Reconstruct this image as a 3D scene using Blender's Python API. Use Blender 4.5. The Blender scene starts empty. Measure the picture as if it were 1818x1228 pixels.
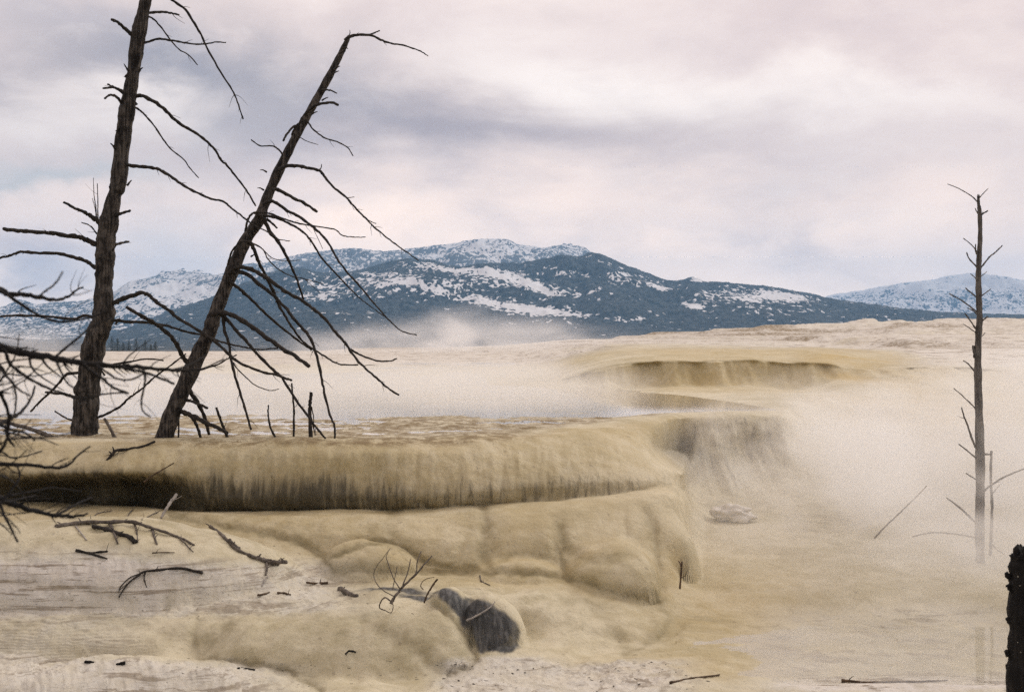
import bpy, math, random
import numpy as np
from mathutils import Vector

S = bpy.context.scene
COL = S.collection
F = 2272.0            # focal length in photo pixels (photo is 1818 wide)
ZC = 4.0              # eye height above the lowest ground
HY = 596.0            # eye-level row
random.seed(7); rng = np.random.default_rng(7)

# ------------------------------------------------------------------ camera
cam = bpy.data.cameras.new('camera'); co = bpy.data.objects.new('camera', cam); COL.objects.link(co)
co.location = (0, 0, ZC); co.rotation_euler = (math.radians(90), 0, 0)
cam.sensor_width = 36; cam.lens = 45; cam.shift_y = -(614-HY)/1818
cam.clip_start = 0.05; cam.clip_end = 60000
cam.dof.use_dof = True; cam.dof.focus_distance = 15; cam.dof.aperture_fstop = 9
S.camera = co
S.view_settings.view_transform = 'Standard'; S.view_settings.look = 'None'
S.view_settings.exposure = 0.36; S.view_settings.gamma = 1
S.render.engine = 'CYCLES'
cy = S.cycles
cy.max_bounces = 8; cy.volume_bounces = 4; cy.diffuse_bounces = 4; cy.transparent_max_bounces = 16
cy.use_denoising = False; cy.caustics_reflective = False; cy.caustics_refractive = False
cy.volume_step_rate = 1.0; cy.volume_max_steps = 96
cy.sample_clamp_indirect = 4

# ------------------------------------------------------------------ node helper
class NT:
    def __init__(s, tree):
        s.t = tree; s.n = tree.nodes; s.l = tree.links
    def new(s, k, **kw):
        n = s.n.new(k)
        for a, b in kw.items(): setattr(n, a, b)
        return n
    def put(s, sock, v):
        if hasattr(v, 'is_output'): s.l.new(v, sock)
        elif isinstance(v, (tuple, list)) and len(v) == 3 and sock.type == 'RGBA': sock.default_value = (*v, 1)
        else: sock.default_value = v
    def m(s, op, a, b=0.0, c=0.0, clamp=False):
        n = s.new('ShaderNodeMath', operation=op); n.use_clamp = clamp
        for i, v in enumerate((a, b, c)): s.put(n.inputs[i], v)
        return n.outputs[0]
    def ss(s, x, lo, hi, a=0.0, b=1.0):
        n = s.new('ShaderNodeMapRange'); n.interpolation_type = 'SMOOTHSTEP'
        for i, v in enumerate((x, lo, hi, a, b)): s.put(n.inputs[i], v)
        return n.outputs[0]
    def mix(s, f, a, b, mode='MIX'):
        n = s.new('ShaderNodeMix', data_type='RGBA', blend_type=mode)
        s.put(n.inputs[0], f); s.put(n.inputs[6], a); s.put(n.inputs[7], b)
        return n.outputs[2]
    def noise(s, vec, scale, detail=4, rough=0.55, dist=0.0, out=0):
        n = s.new('ShaderNodeTexNoise')
        if vec is not None: s.l.new(vec, n.inputs['Vector'])
        n.inputs['Scale'].default_value = scale; n.inputs['Detail'].default_value = detail
        n.inputs['Roughness'].default_value = rough; n.inputs['Distortion'].default_value = dist
        return n.outputs[out]
    def map(s, vec, sc=(1, 1, 1), loc=(0, 0, 0)):
        n = s.new('ShaderNodeMapping'); s.l.new(vec, n.inputs[0])
        n.inputs['Scale'].default_value = sc; n.inputs['Location'].default_value = loc
        return n.outputs[0]
    def sep(s, vec):
        n = s.new('ShaderNodeSeparateXYZ'); s.l.new(vec, n.inputs[0]); return n.outputs
    def attr(s, name):
        return s.new('ShaderNodeAttribute', attribute_name=name)

def material(name):
    m = bpy.data.materials.new(name); m.use_nodes = True
    t = NT(m.node_tree); b = m.node_tree.nodes['Principled BSDF']
    return m, t, b

# ------------------------------------------------------------------ world: overcast sky with broken cloud
SUN_EL, SUN_ROT = math.radians(38), math.radians(50)
w = bpy.data.worlds.new('World'); S.world = w; w.use_nodes = True
t = NT(w.node_tree); bg = w.node_tree.nodes['Background']
tc = t.new('ShaderNodeTexCoord').outputs['Generated']
sk = t.new('ShaderNodeTexSky', sky_type='NISHITA'); sk.sun_disc = False
sk.sun_elevation = SUN_EL; sk.sun_rotation = SUN_ROT
X, Y, Z = t.sep(tc)
az = t.m('MULTIPLY', t.m('ARCTAN2', X, Y), 57.29578)          # degrees, 0 = ahead, + = right
el = t.m('MULTIPLY', t.m('ARCSINE', Z), 57.29578)
wv = t.map(tc, (1.0, 1.0, 2.0))
n1 = t.noise(wv, 3.0, 6, 0.55, 0.6)
n2 = t.noise(t.map(tc, (1.0, 1.0, 2.2), (3, 1, 2)), 7.0, 6, 0.6, 0.3)
wob = t.m('MULTIPLY', t.m('SUBTRACT', n1, 0.5), 9.0)
wob2 = t.m('MULTIPLY', t.m('SUBTRACT', n2, 0.5), 5.0)
elw = t.m('ADD', el, t.m('ADD', wob, wob2))
azw = t.m('ADD', az, t.m('MULTIPLY', wob, 2.0))
def cloud(a0, e0, ra, re, tilt=0.0):
    da = t.m('SUBTRACT', azw, a0)
    de = t.m('SUBTRACT', t.m('SUBTRACT', elw, e0), t.m('MULTIPLY', da, tilt))
    q = t.m('ADD', t.m('POWER', t.m('ABSOLUTE', t.m('DIVIDE', da, ra)), 2.0), t.m('POWER', t.m('ABSOLUTE', t.m('DIVIDE', de, re)), 2.0))
    return t.m('EXPONENT', t.m('MULTIPLY', q, -1.0))
base = (0.80, 0.70, 0.68)
bright = (1.0, 0.945, 0.92)
grey = (0.385, 0.35, 0.39)
rose = (0.66, 0.575, 0.59)
c = base
low = t.ss(elw, 1.0, 8.0, 1.0, 0.0)
hot = (1.50, 1.21, 1.0)
c = t.mix(low, c, hot)
c = t.mix(t.m('MULTIPLY', cloud(5, 11.8, 7, 1.9, -0.15), 1.0), c, bright)
c = t.mix(t.m('MULTIPLY', cloud(14, 10.2, 8, 1.6, -0.1), 0.7), c, bright)
c = t.mix(t.m('MULTIPLY', cloud(17, 14.5, 12, 2.4, 0.0), 0.8), c, rose)
c = t.mix(t.m('MULTIPLY', cloud(-2, 14.8, 9, 1.8, 0.0), 0.6), c, rose)
c = t.mix(t.m('MULTIPLY', cloud(-4, 9.2, 12, 1.75, -0.03), 0.95), c, grey)
c = t.mix(t.m('MULTIPLY', cloud(12, 8.3, 9, 0.8, -0.03), 0.2), c, rose)
c = t.mix(t.m('MULTIPLY', cloud(-15, 11.0, 10, 2.8, 0.03), 1.0), c, (0.33, 0.325, 0.375))
c = t.mix(t.m('MULTIPLY', cloud(-20, 13.4, 5, 1.3, 0.0), 0.5), c, (0.37, 0.375, 0.445))
c = t.mix(t.m('MULTIPLY', cloud(-19, 4.3, 3.6, 0.8, 0.05), 0.8), c, (0.62, 0.55, 0.58))
c = t.mix(t.m('MULTIPLY', cloud(-12, 4.9, 2.5, 0.5, 0.05), 0.4), c, (0.70, 0.62, 0.63))
c = t.mix(t.m('MULTIPLY', cloud(9, 4.6, 9, 0.6, 0.03), 0.3), c, (0.85, 0.76, 0.75))
c = t.mix(t.m('MULTIPLY', cloud(-18, 9.0, 5, 0.9, 0.05), 0.6), c, bright)
c = t.mix(t.m('MULTIPLY', cloud(19, 2.6, 8, 1.6, 0.0), 0.4), c, (0.88, 0.80, 0.79))
c = t.mix(t.ss(n1, 0.5, 0.8, 0.0, 0.4), c, bright)
c = t.mix(t.ss(n2, 0.50, 0.72, 0.0, 0.30), c, rose)
n3 = t.noise(t.map(tc, (1.0, 1.0, 2.4), (7, 2, 5)), 22.0, 7, 0.62, 0.4)
c = t.mix(t.ss(n3, 0.46, 0.70, 0.0, 0.13), c, bright)
c = t.mix(t.ss(n3, 0.50, 0.30, 0.0, 0.08), c, grey)
c = t.mix(t.ss(Y, 0.55, -0.3, 0.0, 0.6), c, (0.50, 0.46, 0.44))
gap = t.m('MULTIPLY', cloud(-19.5, 6.9, 3.5, 0.55), 0.5)
skc = t.mix(1.0, sk.outputs[0], (0.09, 0.09, 0.09), 'MULTIPLY')
c = t.mix(gap, c, skc)
c = t.mix(1.0, c, (1.045, 0.985, 0.93), 'MULTIPLY')
t.l.new(c, bg.inputs[0]); bg.inputs[1].default_value = 1.0
w.cycles.sampling_method = 'MANUAL'; w.cycles.sample_map_resolution = 512

sun = bpy.data.lights.new('sun', 'SUN'); so = bpy.data.objects.new('sun', sun); COL.objects.link(so)
sun.energy = 1.3; sun.angle = math.radians(32); sun.color = (1, 0.95, 0.88)
# sky sun_rotation measured from +Y clockwise
d = Vector((math.sin(SUN_ROT)*math.cos(SUN_EL), math.cos(SUN_ROT)*math.cos(SUN_EL), math.sin(SUN_EL)))
so.rotation_euler = d.to_track_quat('Z', 'Y').to_euler(); so.location = (0, 0, 60)

# ------------------------------------------------------------------ helpers
def P(px, py, D): return ((px-909.0)/F*D, D, ZC + (HY-py)/F*D)

_perm = rng.permutation(256); _perm = np.concatenate([_perm, _perm])
_grad = rng.normal(size=(256, 3)); _grad /= np.linalg.norm(_grad, axis=1)[:, None]
def perlin(x, y, z):
    x, y, z = np.broadcast_arrays(x, y, z)
    xi = np.floor(x).astype(int); yi = np.floor(y).astype(int); zi = np.floor(z).astype(int)
    xf, yf, zf = x-xi, y-yi, z-zi
    u, v, ww = (q*q*q*(q*(q*6-15)+10) for q in (xf, yf, zf))
    r = 0
    for i in (0, 1):
        for j in (0, 1):
            for k in (0, 1):
                h = _perm[(_perm[(_perm[(xi+i) & 255]+((yi+j) & 255)) & 511]+((zi+k) & 255)) & 511]
                g = _grad[h & 255]
                dd = g[..., 0]*(xf-i)+g[..., 1]*(yf-j)+g[..., 2]*(zf-k)
                r = r + dd*(u if i else 1-u)*(v if j else 1-v)*(ww if k else 1-ww)
    return r*1.6
def fbm(x, y, z, o=4, g=0.5):
    r = 0; a = 1
    for i in range(o):
        r = r + a*perlin(x*2**i+i*17.3, y*2**i+i*5.1, z*2**i+i*9.7); a *= g
    return r
def sst(x, a, b):
    q = np.clip((x-a)/(b-a), 0, 1); return q*q*(3-2*q)

def pchip(xk, yk, x):
    """monotone cubic; yk may be (n, m) sampled along axis 0"""
    xk = np.asarray(xk, float); yk = np.asarray(yk, float)
    if yk.ndim == 1: yk = yk[:, None]; flat = True
    else: flat = False
    h = np.diff(xk)[:, None]; dl = np.diff(yk, axis=0)/h
    d = np.zeros_like(yk)
    w1 = 2*h[1:]+h[:-1]; w2 = h[1:]+2*h[:-1]
    ok = dl[:-1]*dl[1:] > 0
    with np.errstate(divide='ignore', invalid='ignore'):
        hm = (w1+w2)/(w1/dl[:-1]+w2/dl[1:])
    d[1:-1] = np.where(ok, hm, 0); d[0] = dl[0]; d[-1] = dl[-1]
    x = np.clip(np.asarray(x, float), xk[0], xk[-1])
    i = np.clip(np.searchsorted(xk, x, side='right')-1, 0, len(xk)-2)
    s = ((x-xk[i])/h[i, 0])[:, None]; hh = h[i]
    r = (2*s**3-3*s**2+1)*yk[i]+(s**3-2*s**2+s)*hh*d[i]+(-2*s**3+3*s**2)*yk[i+1]+(s**3-s**2)*hh*d[i+1]
    return r[:, 0] if flat else r

def smooth_path(pts, sub=5):
    P_ = [np.array(p, float) for p in pts]
    if len(P_) < 3: sub = max(sub, 4)
    out = []
    for i in range(len(P_)-1):
        p0 = P_[max(i-1, 0)]; p1 = P_[i]; p2 = P_[i+1]; p3 = P_[min(i+2, len(P_)-1)]
        for k in range(sub):
            s = k/sub
            out.append(0.5*((2*p1)+(-p0+p2)*s+(2*p0-5*p1+4*p2-p3)*s*s+(-p0+3*p1-3*p2+p3)*s**3))
    out.append(P_[-1]); return out
def link_mesh(name, verts, faces, mat, parent=None, smooth=True):
    me = bpy.data.meshes.new(name)
    if isinstance(verts, np.ndarray):
        nv, nf, k = len(verts), len(faces), faces.shape[1]
        me.vertices.add(nv); me.vertices.foreach_set('co', verts.astype(np.float32).ravel())
        me.loops.add(nf*k); me.loops.foreach_set('vertex_index', faces.astype(np.int32).ravel())
        me.polygons.add(nf); me.polygons.foreach_set('loop_start', np.arange(0, nf*k, k, dtype=np.int32))
        me.update(calc_edges=True); me.validate()
    else:
        me.from_pydata(verts, [], faces)
    if smooth: me.polygons.foreach_set('use_smooth', [True]*len(me.polygons))
    me.materials.append(mat)
    o = bpy.data.objects.new(name, me); COL.objects.link(o)
    if parent: o.parent = parent
    return o
def struct(o, kind='structure'): o['kind'] = kind; return o
def tag(o, label, cat, group=None):
    o['label'] = label; o['category'] = cat
    if group: o['group'] = group
    return o
def thing(name, label, cat, group=None, loc=(0, 0, 0)):
    o = bpy.data.objects.new(name, None); COL.objects.link(o); o.empty_display_size = 0.1
    o.location = loc
    return tag(o, label, cat, group)
def grid_faces(nr, nc):
    a = np.arange(nr*nc).reshape(nr, nc)
    return np.stack([a[:-1, :-1], a[1:, :-1], a[1:, 1:], a[:-1, 1:]], -1).reshape(-1, 4)
def vattr(o, name, arr):
    a = o.data.attributes.new(name, 'FLOAT', 'POINT'); a.data.foreach_set('value', np.asarray(arr, np.float32).ravel())

# ------------------------------------------------------------------ materials
# travertine
M_trav, t, b = material('travertine')
pos = t.new('ShaderNodeNewGeometry').outputs['Position']
A = {k: t.attr(k).outputs['Fac'] for k in ('seam', 'gold', 'white', 'dark', 'streak_shade', 'wet', 'band')}
nA = t.noise(pos, 0.9, 6, 0.6, 0.4); nB = t.noise(pos, 5.0, 8, 0.65); nC = t.noise(pos, 34.0, 6, 0.7)
nS = t.noise(t.map(pos, (9.0, 2.2, 1.1)), 1.6, 6, 0.65, 0.7)
nL = t.noise(t.map(pos, (1.1, 1.1, 30.0)), 1.0, 5, 0.7)
creamc = (0.62, 0.56, 0.41)
c = t.mix(t.ss(t.m('ADD', t.m('MULTIPLY', nA, 0.6), t.m('MULTIPLY', nB, 0.4)), 0.38, 0.62, 0.0, 0.9), creamc, (0.42, 0.365, 0.225))
c = t.mix(t.m('MULTIPLY', A['gold'], t.ss(nB, 0.25, 0.7, 0.6, 1.0)), c, (0.47, 0.355, 0.15))
c = t.mix(t.m('MULTIPLY', A['white'], t.ss(nB, 0.30, 0.66, 0.35, 0.95)), c, (0.62, 0.60, 0.54))
c = t.mix(t.ss(A['white'], 0.7, 1.15, 0.0, 0.5), c, (0.70, 0.65, 0.61))
c = t.mix(t.m('MULTIPLY', A['white'], t.ss(t.m('ADD', nL, t.m('MULTIPLY', nB, 0.35)), 0.70, 0.80, 0.0, 0.75)), c, (0.22, 0.17, 0.115))
c = t.mix(t.m('MULTIPLY', A['band'], t.ss(t.m('ADD', nB, t.m('MULTIPLY', nC, 0.5)), 0.6, 0.85, 0.05, 0.95)), c, (0.20, 0.14, 0.065))
c = t.mix(t.m('MULTIPLY', t.ss(A['streak_shade'], 0.0, 0.9), 0.6), c, (0.215, 0.18, 0.115))  # olive tint paints soft shading on the lower face, beneath the algae streaks
st = t.m('ADD', nS, t.m('MULTIPLY', A['streak_shade'], 0.42))
c = t.mix(t.m('MULTIPLY', t.ss(st, 0.62, 0.98, 0.0, 0.92), t.ss(A['streak_shade'], 0.05, 0.4)), c, (0.065, 0.056, 0.036))
c = t.mix(t.m('MULTIPLY', A['seam'], t.ss(nB, 0.3, 0.7, 0.45, 0.9)), c, (0.20, 0.165, 0.085))
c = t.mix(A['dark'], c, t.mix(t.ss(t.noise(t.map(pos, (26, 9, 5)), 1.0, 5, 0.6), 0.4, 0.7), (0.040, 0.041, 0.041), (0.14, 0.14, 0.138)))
c = t.mix(t.ss(nC, 0.54, 0.72, 0.0, 0.45), c, (0.20, 0.165, 0.10))
c = t.mix(t.ss(t.noise(t.map(pos, (1.3, 1.3, 1.3), (4, 4, 4)), 1.6, 7, 0.7, 0.6), 0.52, 0.70, 0.0, 0.42), c, (0.30, 0.255, 0.15))
c = t.mix(t.ss(t.noise(pos, 13.0, 3, 0.5), 0.66, 0.74, 0.0, 0.35), c, (0.13, 0.10, 0.07))
t.l.new(c, b.inputs['Base Color'])
r = t.m('SUBTRACT', 0.8, t.m('MULTIPLY', A['wet'], 0.5)); t.l.new(r, b.inputs['Roughness'])
b.inputs['Specular IOR Level'].default_value = 0.35
bp = t.new('ShaderNodeBump'); bp.inputs['Strength'].default_value = 0.75; bp.inputs['Distance'].default_value = 0.035
hgt = t.m('ADD', t.m('MULTIPLY', nB, 1.0), t.m('ADD', t.m('MULTIPLY', nC, 0.45), t.m('MULTIPLY', t.m('MULTIPLY', nS, A['streak_shade']), 1.2)))
hgt = t.m('ADD', hgt, t.m('MULTIPLY', t.m('MULTIPLY', nL, A['white']), 0.6))
t.l.new(hgt, bp.inputs['Height']); t.l.new(bp.outputs[0], b.inputs['Normal'])

# water
M_wat, t, b = material('hot_spring_water')
t.n.remove(b); out = [n for n in t.n if n.type == 'OUTPUT_MATERIAL'][0]
pos = t.new('ShaderNodeNewGeometry').outputs['Position']
bp = t.new('ShaderNodeBump'); bp.inputs['Strength'].default_value = 0.06; bp.inputs['Distance'].default_value = 0.004
t.l.new(t.noise(t.map(pos, (1.5, 5.0, 1)), 3.0, 4), bp.inputs['Height'])
gl = t.new('ShaderNodeBsdfGlossy'); gl.inputs['Roughness'].default_value = 0.06; gl.inputs['Color'].default_value = (0.97, 0.96, 0.95, 1)
tr = t.new('ShaderNodeBsdfTransparent'); tr.inputs['Color'].default_value = (0.95, 0.94, 0.89, 1)
dt = t.new('ShaderNodeVectorMath', operation='DOT_PRODUCT')       # same reflectance from above and from below
t.l.new(t.new('ShaderNodeNewGeometry').outputs['Incoming'], dt.inputs[0]); t.l.new(bp.outputs[0], dt.inputs[1])
frs = t.m('ADD', 0.025, t.m('MULTIPLY', t.m('POWER', t.m('SUBTRACT', 1.0, t.m('ABSOLUTE', dt.outputs['Value'])), 5.0), 0.975))
t.l.new(bp.outputs[0], gl.inputs['Normal'])
mx = t.new('ShaderNodeMixShader'); t.l.new(t.m('ADD', frs, t.ss(t.noise(t.map(pos, (0.7, 1.6, 1)), 1.0, 4), 0.35, 0.65, 0.0, 0.10), clamp=True), mx.inputs[0])
t.l.new(tr.outputs[0], mx.inputs[1]); t.l.new(gl.outputs[0], mx.inputs[2]); t.l.new(mx.outputs[0], out.inputs[0])

M_wat2 = M_wat.copy(); M_wat2.name = 'runoff_water'
t2 = NT(M_wat2.node_tree); mx2 = [n for n in t2.n if n.type == 'MIX_SHADER'][0]; l0 = mx2.inputs[0].links[0].from_socket
t2.l.new(t2.m('MULTIPLY', l0, 1.0), mx2.inputs[0])
# wood variants
def wood(name, dark, light, rough=0.85, grain=(40, 40, 3), mixlo=0.35, mixhi=0.7):
    m, t, b = material(name)
    pos = t.new('ShaderNodeNewGeometry').outputs['Position']
    n = t.noise(t.map(pos, grain), 1.0, 6, 0.65, 0.5); k = t.noise(pos, 9.0, 5, 0.6)
    f = t.m('ADD', t.m('MULTIPLY', n, 0.6), t.m('MULTIPLY', k, 0.4))
    t.l.new(t.mix(t.ss(f, mixlo, mixhi), dark, light), b.inputs['Base Color'])
    b.inputs['Roughness'].default_value = rough; b.inputs['Specular IOR Level'].default_value = 0.25
    bp = t.new('ShaderNodeBump'); bp.inputs['Strength'].default_value = 0.8; bp.inputs['Distance'].default_value = 0.012
    t.l.new(f, bp.inputs['Height']); t.l.new(bp.outputs[0], b.inputs['Normal'])
    return m
M_snag = wood('weathered_snag_wood', (0.011, 0.009, 0.008), (0.125, 0.108, 0.094), mixlo=0.42, mixhi=0.66)
M_branch = wood('dark_dead_branch', (0.014, 0.012, 0.010), (0.05, 0.042, 0.036))
M_near = wood('wet_black_twig', (0.008, 0.007, 0.007), (0.022, 0.020, 0.020))
M_pale = wood('bleached_stick', (0.22, 0.20, 0.18), (0.5, 0.46, 0.42))
M_drift = wood('grey_driftwood', (0.06, 0.05, 0.042), (0.22, 0.19, 0.16))
M_brown = wood('brown_stick', (0.05, 0.032, 0.02), (0.16, 0.11, 0.07))
M_char = wood('charred_trunk', (0.006, 0.005, 0.005), (0.035, 0.03, 0.026), mixlo=0.45, mixhi=0.75)
M_ghost = wood('mineral_coated_snag', (0.05, 0.044, 0.040), (0.19, 0.175, 0.16))  # colour lightened to paint the veil of steam over the wood

# ------------------------------------------------------------------ terrace loft
Zt = lambda D, z: HY - z*F/D     # row on which a point (distance D, height z relative to the eye) is seen
def flat(D, z, xs=(-500, 2350)): return [(x, Zt(D, z), D) for x in xs]
def RZ(q): return [(x, Zt(D, z), D) for x, D, z in q]
ROWS = [
 (6, flat(175, -17.5)),
 (6, flat(150, -9)),
 (6, [(-500,628,108),(550,627,108),(640,621,110),(800,619,112),(1000,609,115),(1215,593,118),(1400,580,123),(1650,571,128),(1818,566,131),(2350,559,135)]),
 (30, [(-500,624,97),(550,623,98),(640,618,100),(800,616,102),(900,613,103),(1000,606,105),(1100,598,108),(1215,590,110),(1300,583,112),(1400,577,115),(1500,573,118),(1650,568,120),(1818,563,122),(2350,556,125)]),
 (30, [(-500,627,88),(600,626,90),(800,621,90),(1000,614,90),(1200,603,85),(1400,596,85),(1500,590,85),(1818,583,85),(2350,580,85)]),
 (24, [(-500,641,60),(900,641,60),(1000,630,57),(1100,615,50),(1450,613,50),(1600,606,50),(1818,604,50),(2350,602,50)]),
 (8, [(-500,664,40),(850,664,40),(960,658,40),(1020,640,40),(1080,626,40),(1130,622,40),(1450,621.5,40),(1500,626,40),(1600,634,40),(1818,636,40),(2350,636,40)]),
 (6, [(-500,684,31),(850,684,31),(960,680,31),(1020,665,31),(1080,650,31),(1130,641,31),(1280,639,31),(1450,641,31),(1500,648,31),(1600,655,31),(1818,657,31),(2350,657,31)]),
 (22, [(-500,688,30.6),(850,688,30.6),(960,685,30.6),(1020,674,30.8),(1080,660,30.8),(1130,650,30.9),(1280,648,30.9),(1450,650,30.9),(1500,655,30.8),(1600,660,30.8),(1818,662,30.8),(2350,662,30.8)]),
 (10, [(-500,694,29),(950,694,29),(1050,690,29.6),(1130,688,30.1),(1250,690,30.0),(1400,689,30.1),(1450,686,30),(1500,674,30),(1600,670,30),(1818,690,29),(2350,690,29)]),
 (36, [(-500,720,22),(900,720,22),(1200,716,22.7),(1390,713,23.2),(1420,712,24),(1500,712,25.5),(1600,715,26),(1818,730,25.5),(2350,735,25.5)]),
 (14, [(-500,780,14.8),(0,779,14.9),(600,778,15),(800,772,15.5),(900,767,15.95),(1000,756,17.04),(1100,743,18.5),(1215,733,19.9),(1300,731,20.2),(1390,729,20.5),(1412,738,20.8),(1500,770,22),(1600,785,22),(1818,800,22),(2350,805,22)]),
 (16, [(-500,786,14.55),(0,785,14.55),(600,784,14.6),(800,780,14.9),(900,776,15.2),(1000,766,15.9),(1100,757,16.9),(1150,752,17.6),(1215,742,19.4),(1300,738,19.8),(1388,735,20),(1412,752,20.3),(1500,800,21),(1600,820,20.5),(1818,832,20.5),(2350,835,20.5)]),
 (24, [(-500,806,14.3),(0,806,14.3),(600,804,14.3),(800,800,14.55),(900,796,14.85),(1000,788,15.3),(1100,782,15.95),(1150,786,16.6),(1170,796,17.3),(1190,800,18.6),(1212,798,19.5),(1236,772,19.4),(1300,765,19.5),(1388,762,19.7),(1412,785,19.8),(1500,828,19.8),(1600,848,19.3),(1818,860,19.3),(2350,862,19.3)]),
 (22, [(-500,842,14.1),(0,840,14.1),(100,838,14.05),(250,838,14.05),(340,843,14.15),(600,845,14.2),(800,840,14.34),(900,835,14.52),(1000,828,14.8),(1100,824,15.2),(1160,828,15.65),(1198,836,16.1),(1210,842,16.4),(1222,835,18.4),(1260,822,18.9),(1350,818,19.2),(1388,818,19.2),(1412,826,19.0),(1500,858,18.6),(1600,878,18.2),(1818,890,18.2),(2350,892,18.2)]),
 (12, [(-500,870,14.2),(0,866,14.3),(70,864,14.5),(150,864,14.6),(190,868,14.5),(230,862,14.6),(290,873,14.5),(340,878,14.25),(400,880,14.15),(600,880,14.13),(800,876,14.22),(900,870,14.34),(1000,862,14.54),(1100,855,14.86),(1160,852,15.25),(1196,853,15.8),(1210,856,16.6),(1224,860,18.2),(1260,855,18.5),(1400,850,18.6),(1500,875,18.1),(1600,892,17.8),(1818,900,17.8),(2350,900,17.8)]),
 (10, [(-500,890,14.25),(0,889,14.4),(70,889,14.7),(150,892,14.8),(190,896,14.55),(240,896,14.8),(300,903,14.65),(350,905,14.35),(600,903,14.18),(700,900,14.22),(900,893,14.34),(1000,886,14.5),(1100,875,14.8),(1160,866,15.15),(1200,864,15.7),(1215,872,17),(1240,885,17.8),(1300,880,18.1),(1400,880,18),(1500,892,17.6),(1600,905,17.4),(1818,910,17.4),(2350,910,17.4)]),
 (20, [(-500,905,13.8),(0,900,13.8),(200,910,13.8),(600,914,13.75),(900,909,13.8),(1000,900,13.95),(1100,888,14.2),(1160,876,14.5),(1195,880,14.8),(1215,893,15.5),(1230,912,16.5),(1260,912,17.2),(1300,910,17.3),(1400,908,17.2),(1500,915,17),(1600,925,16.7),(1818,932,16.7),(2350,932,16.7)]),
 (26, [(-500,930,13.4),(0,925,13.4),(300,935,13.4),(600,950,13.33),(900,950,13.35),(1000,945,13.4),(1100,935,13.55),(1170,932,13.9),(1212,940,14.6),(1235,955,15.5),(1260,950,16),(1400,945,16),(1600,955,15.8),(1700,965,15.8),(1818,975,15.8),(2350,975,15.8)]),
 (30, [(-500,950,13.1),(0,950,13.1),(300,965,13.1),(500,980,13.1),(600,1000,13.1),(800,1014,13.0),(1000,1020,12.95),(1100,1037,12.85),(1170,1057,12.8),(1205,1040,13.3),(1228,1015,14.0),(1250,1005,14.6),(1400,1000,14.5),(1600,1005,14.3),(1740,1020,14.1),(1818,1030,14.1),(2350,1030,14.1)]),
 (22, [(-500,1035,12.3),(0,1035,12.3),(500,1037,12.3),(620,1036,12.4),(760,1037,12.25),(830,1040,12.15),(900,1046,12.3),(1000,1058,12.35),(1100,1080,12.3),(1165,1092,12.35),(1200,1075,12.8),(1260,1060,13.2),(1400,1046,13.4),(1818,1050,13.4),(2350,1050,13.4)]),
 (18, [(-500,1085,11.5),(0,1085,11.5),(500,1080,11.55),(620,1074,11.6),(760,1062,11.75),(800,1060,11.8),(860,1068,11.85),(920,1078,11.95),(1000,1090,11.95),(1100,1110,11.95),(1165,1118,12.0),(1200,1106,12.45)]+RZ([(1260,12.7,-2.765),(1400,12.75,-2.795),(2350,12.75,-2.795)])),
 (18, [(-500,1102,11.25),(0,1102,11.25),(350,1112,11.25),(450,1106,11.2),(620,1100,11.2),(760,1098,11.25),(805,1103,11.3),(835,1112,11.6),(850,1104,11.72),(900,1108,11.72),(930,1115,11.85),(1000,1122,11.72),(1100,1136,11.75),(1150,1138,11.75),(1190,1128,12.1)]+RZ([(1230,12.4,-2.79),(1350,12.45,-2.812),(1500,12.5,-2.825),(2350,12.5,-2.825)])),
 (20, [(-500,1138,11.02),(0,1138,11.02),(250,1138,11.0),(350,1146,11.12),(450,1142,10.97),(700,1148,10.95),(790,1146,11.03),(828,1142,11.25),(842,1145,11.48),(880,1138,11.4),(920,1142,11.48),(940,1144,11.6)]+RZ([(1000,11.5,-2.76),(1100,11.5,-2.785),(1150,11.55,-2.795),(1190,11.75,-2.80),(1230,12.0,-2.808),(1340,12.0,-2.828),(1460,12.0,-2.85),(2350,12.0,-2.865)])),
 (18, [(-500,1170,10.85),(0,1170,10.85),(300,1166,10.9),(350,1167,11.0),(400,1174,10.9),(500,1188,10.8),(650,1205,10.72),(760,1200,10.75),(820,1180,10.95),(845,1168,11.14),(925,1166,11.16),(1000,1167,11.12),(1150,1172,11.06)]+RZ([(1220,11.3,-2.808),(1320,11.2,-2.825),(1440,11.1,-2.855),(2350,11.0,-2.87)])),
 (12, [(-500,1200,10.4),(450,1202,10.4),(600,1212,10.5),(800,1205,10.55),(1000,1198,10.7)]+RZ([(1150,10.75,-2.80),(1300,10.6,-2.818),(1420,10.55,-2.842),(1900,10.5,-2.855),(2350,10.5,-2.855)])),
 (14, [(-500,1240,9.9),(500,1240,9.95),(800,1235,10.1)]+RZ([(1000,10.2,-2.80),(1250,10.2,-2.79),(1400,10.2,-2.80),(1900,10.2,-2.80),(2350,10.2,-2.80)])),
 (10, flat(8.5, -2.92)), (6, flat(4.5, -3.2)), (2, flat(1.0, -3.4)), (0, flat(-6, -3.5)),
]
cols = np.concatenate([np.linspace(-500, -70, 40)[:-1], np.arange(-70, 1890, 3.0), np.linspace(1890, 2350, 45)])
xs, ys, ts, tk = [], [], [], []
cum = 0.0; Dk = []; Zk = []
for i, (n, pts) in enumerate(ROWS):
    px = [p[0] for p in pts]; yv = pchip(px, [p[1] for p in pts], cols); Dv = pchip(px, [p[2] for p in pts], cols)
    Dk.append(Dv); Zk.append((HY-yv)/F*Dv); tk.append(float(i))
    if n: ts += list(i+np.arange(int(n*1.35)+1)/(int(n*1.35)+1))
ts.append(float(len(ROWS)-1)); ts = np.array(ts)
Dg = pchip(tk, np.array(Dk), ts); Zg = pchip(tk, np.array(Zk), ts)
Xg = (cols[None, :]-909)/F*np.maximum(Dg, 3.0)
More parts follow.
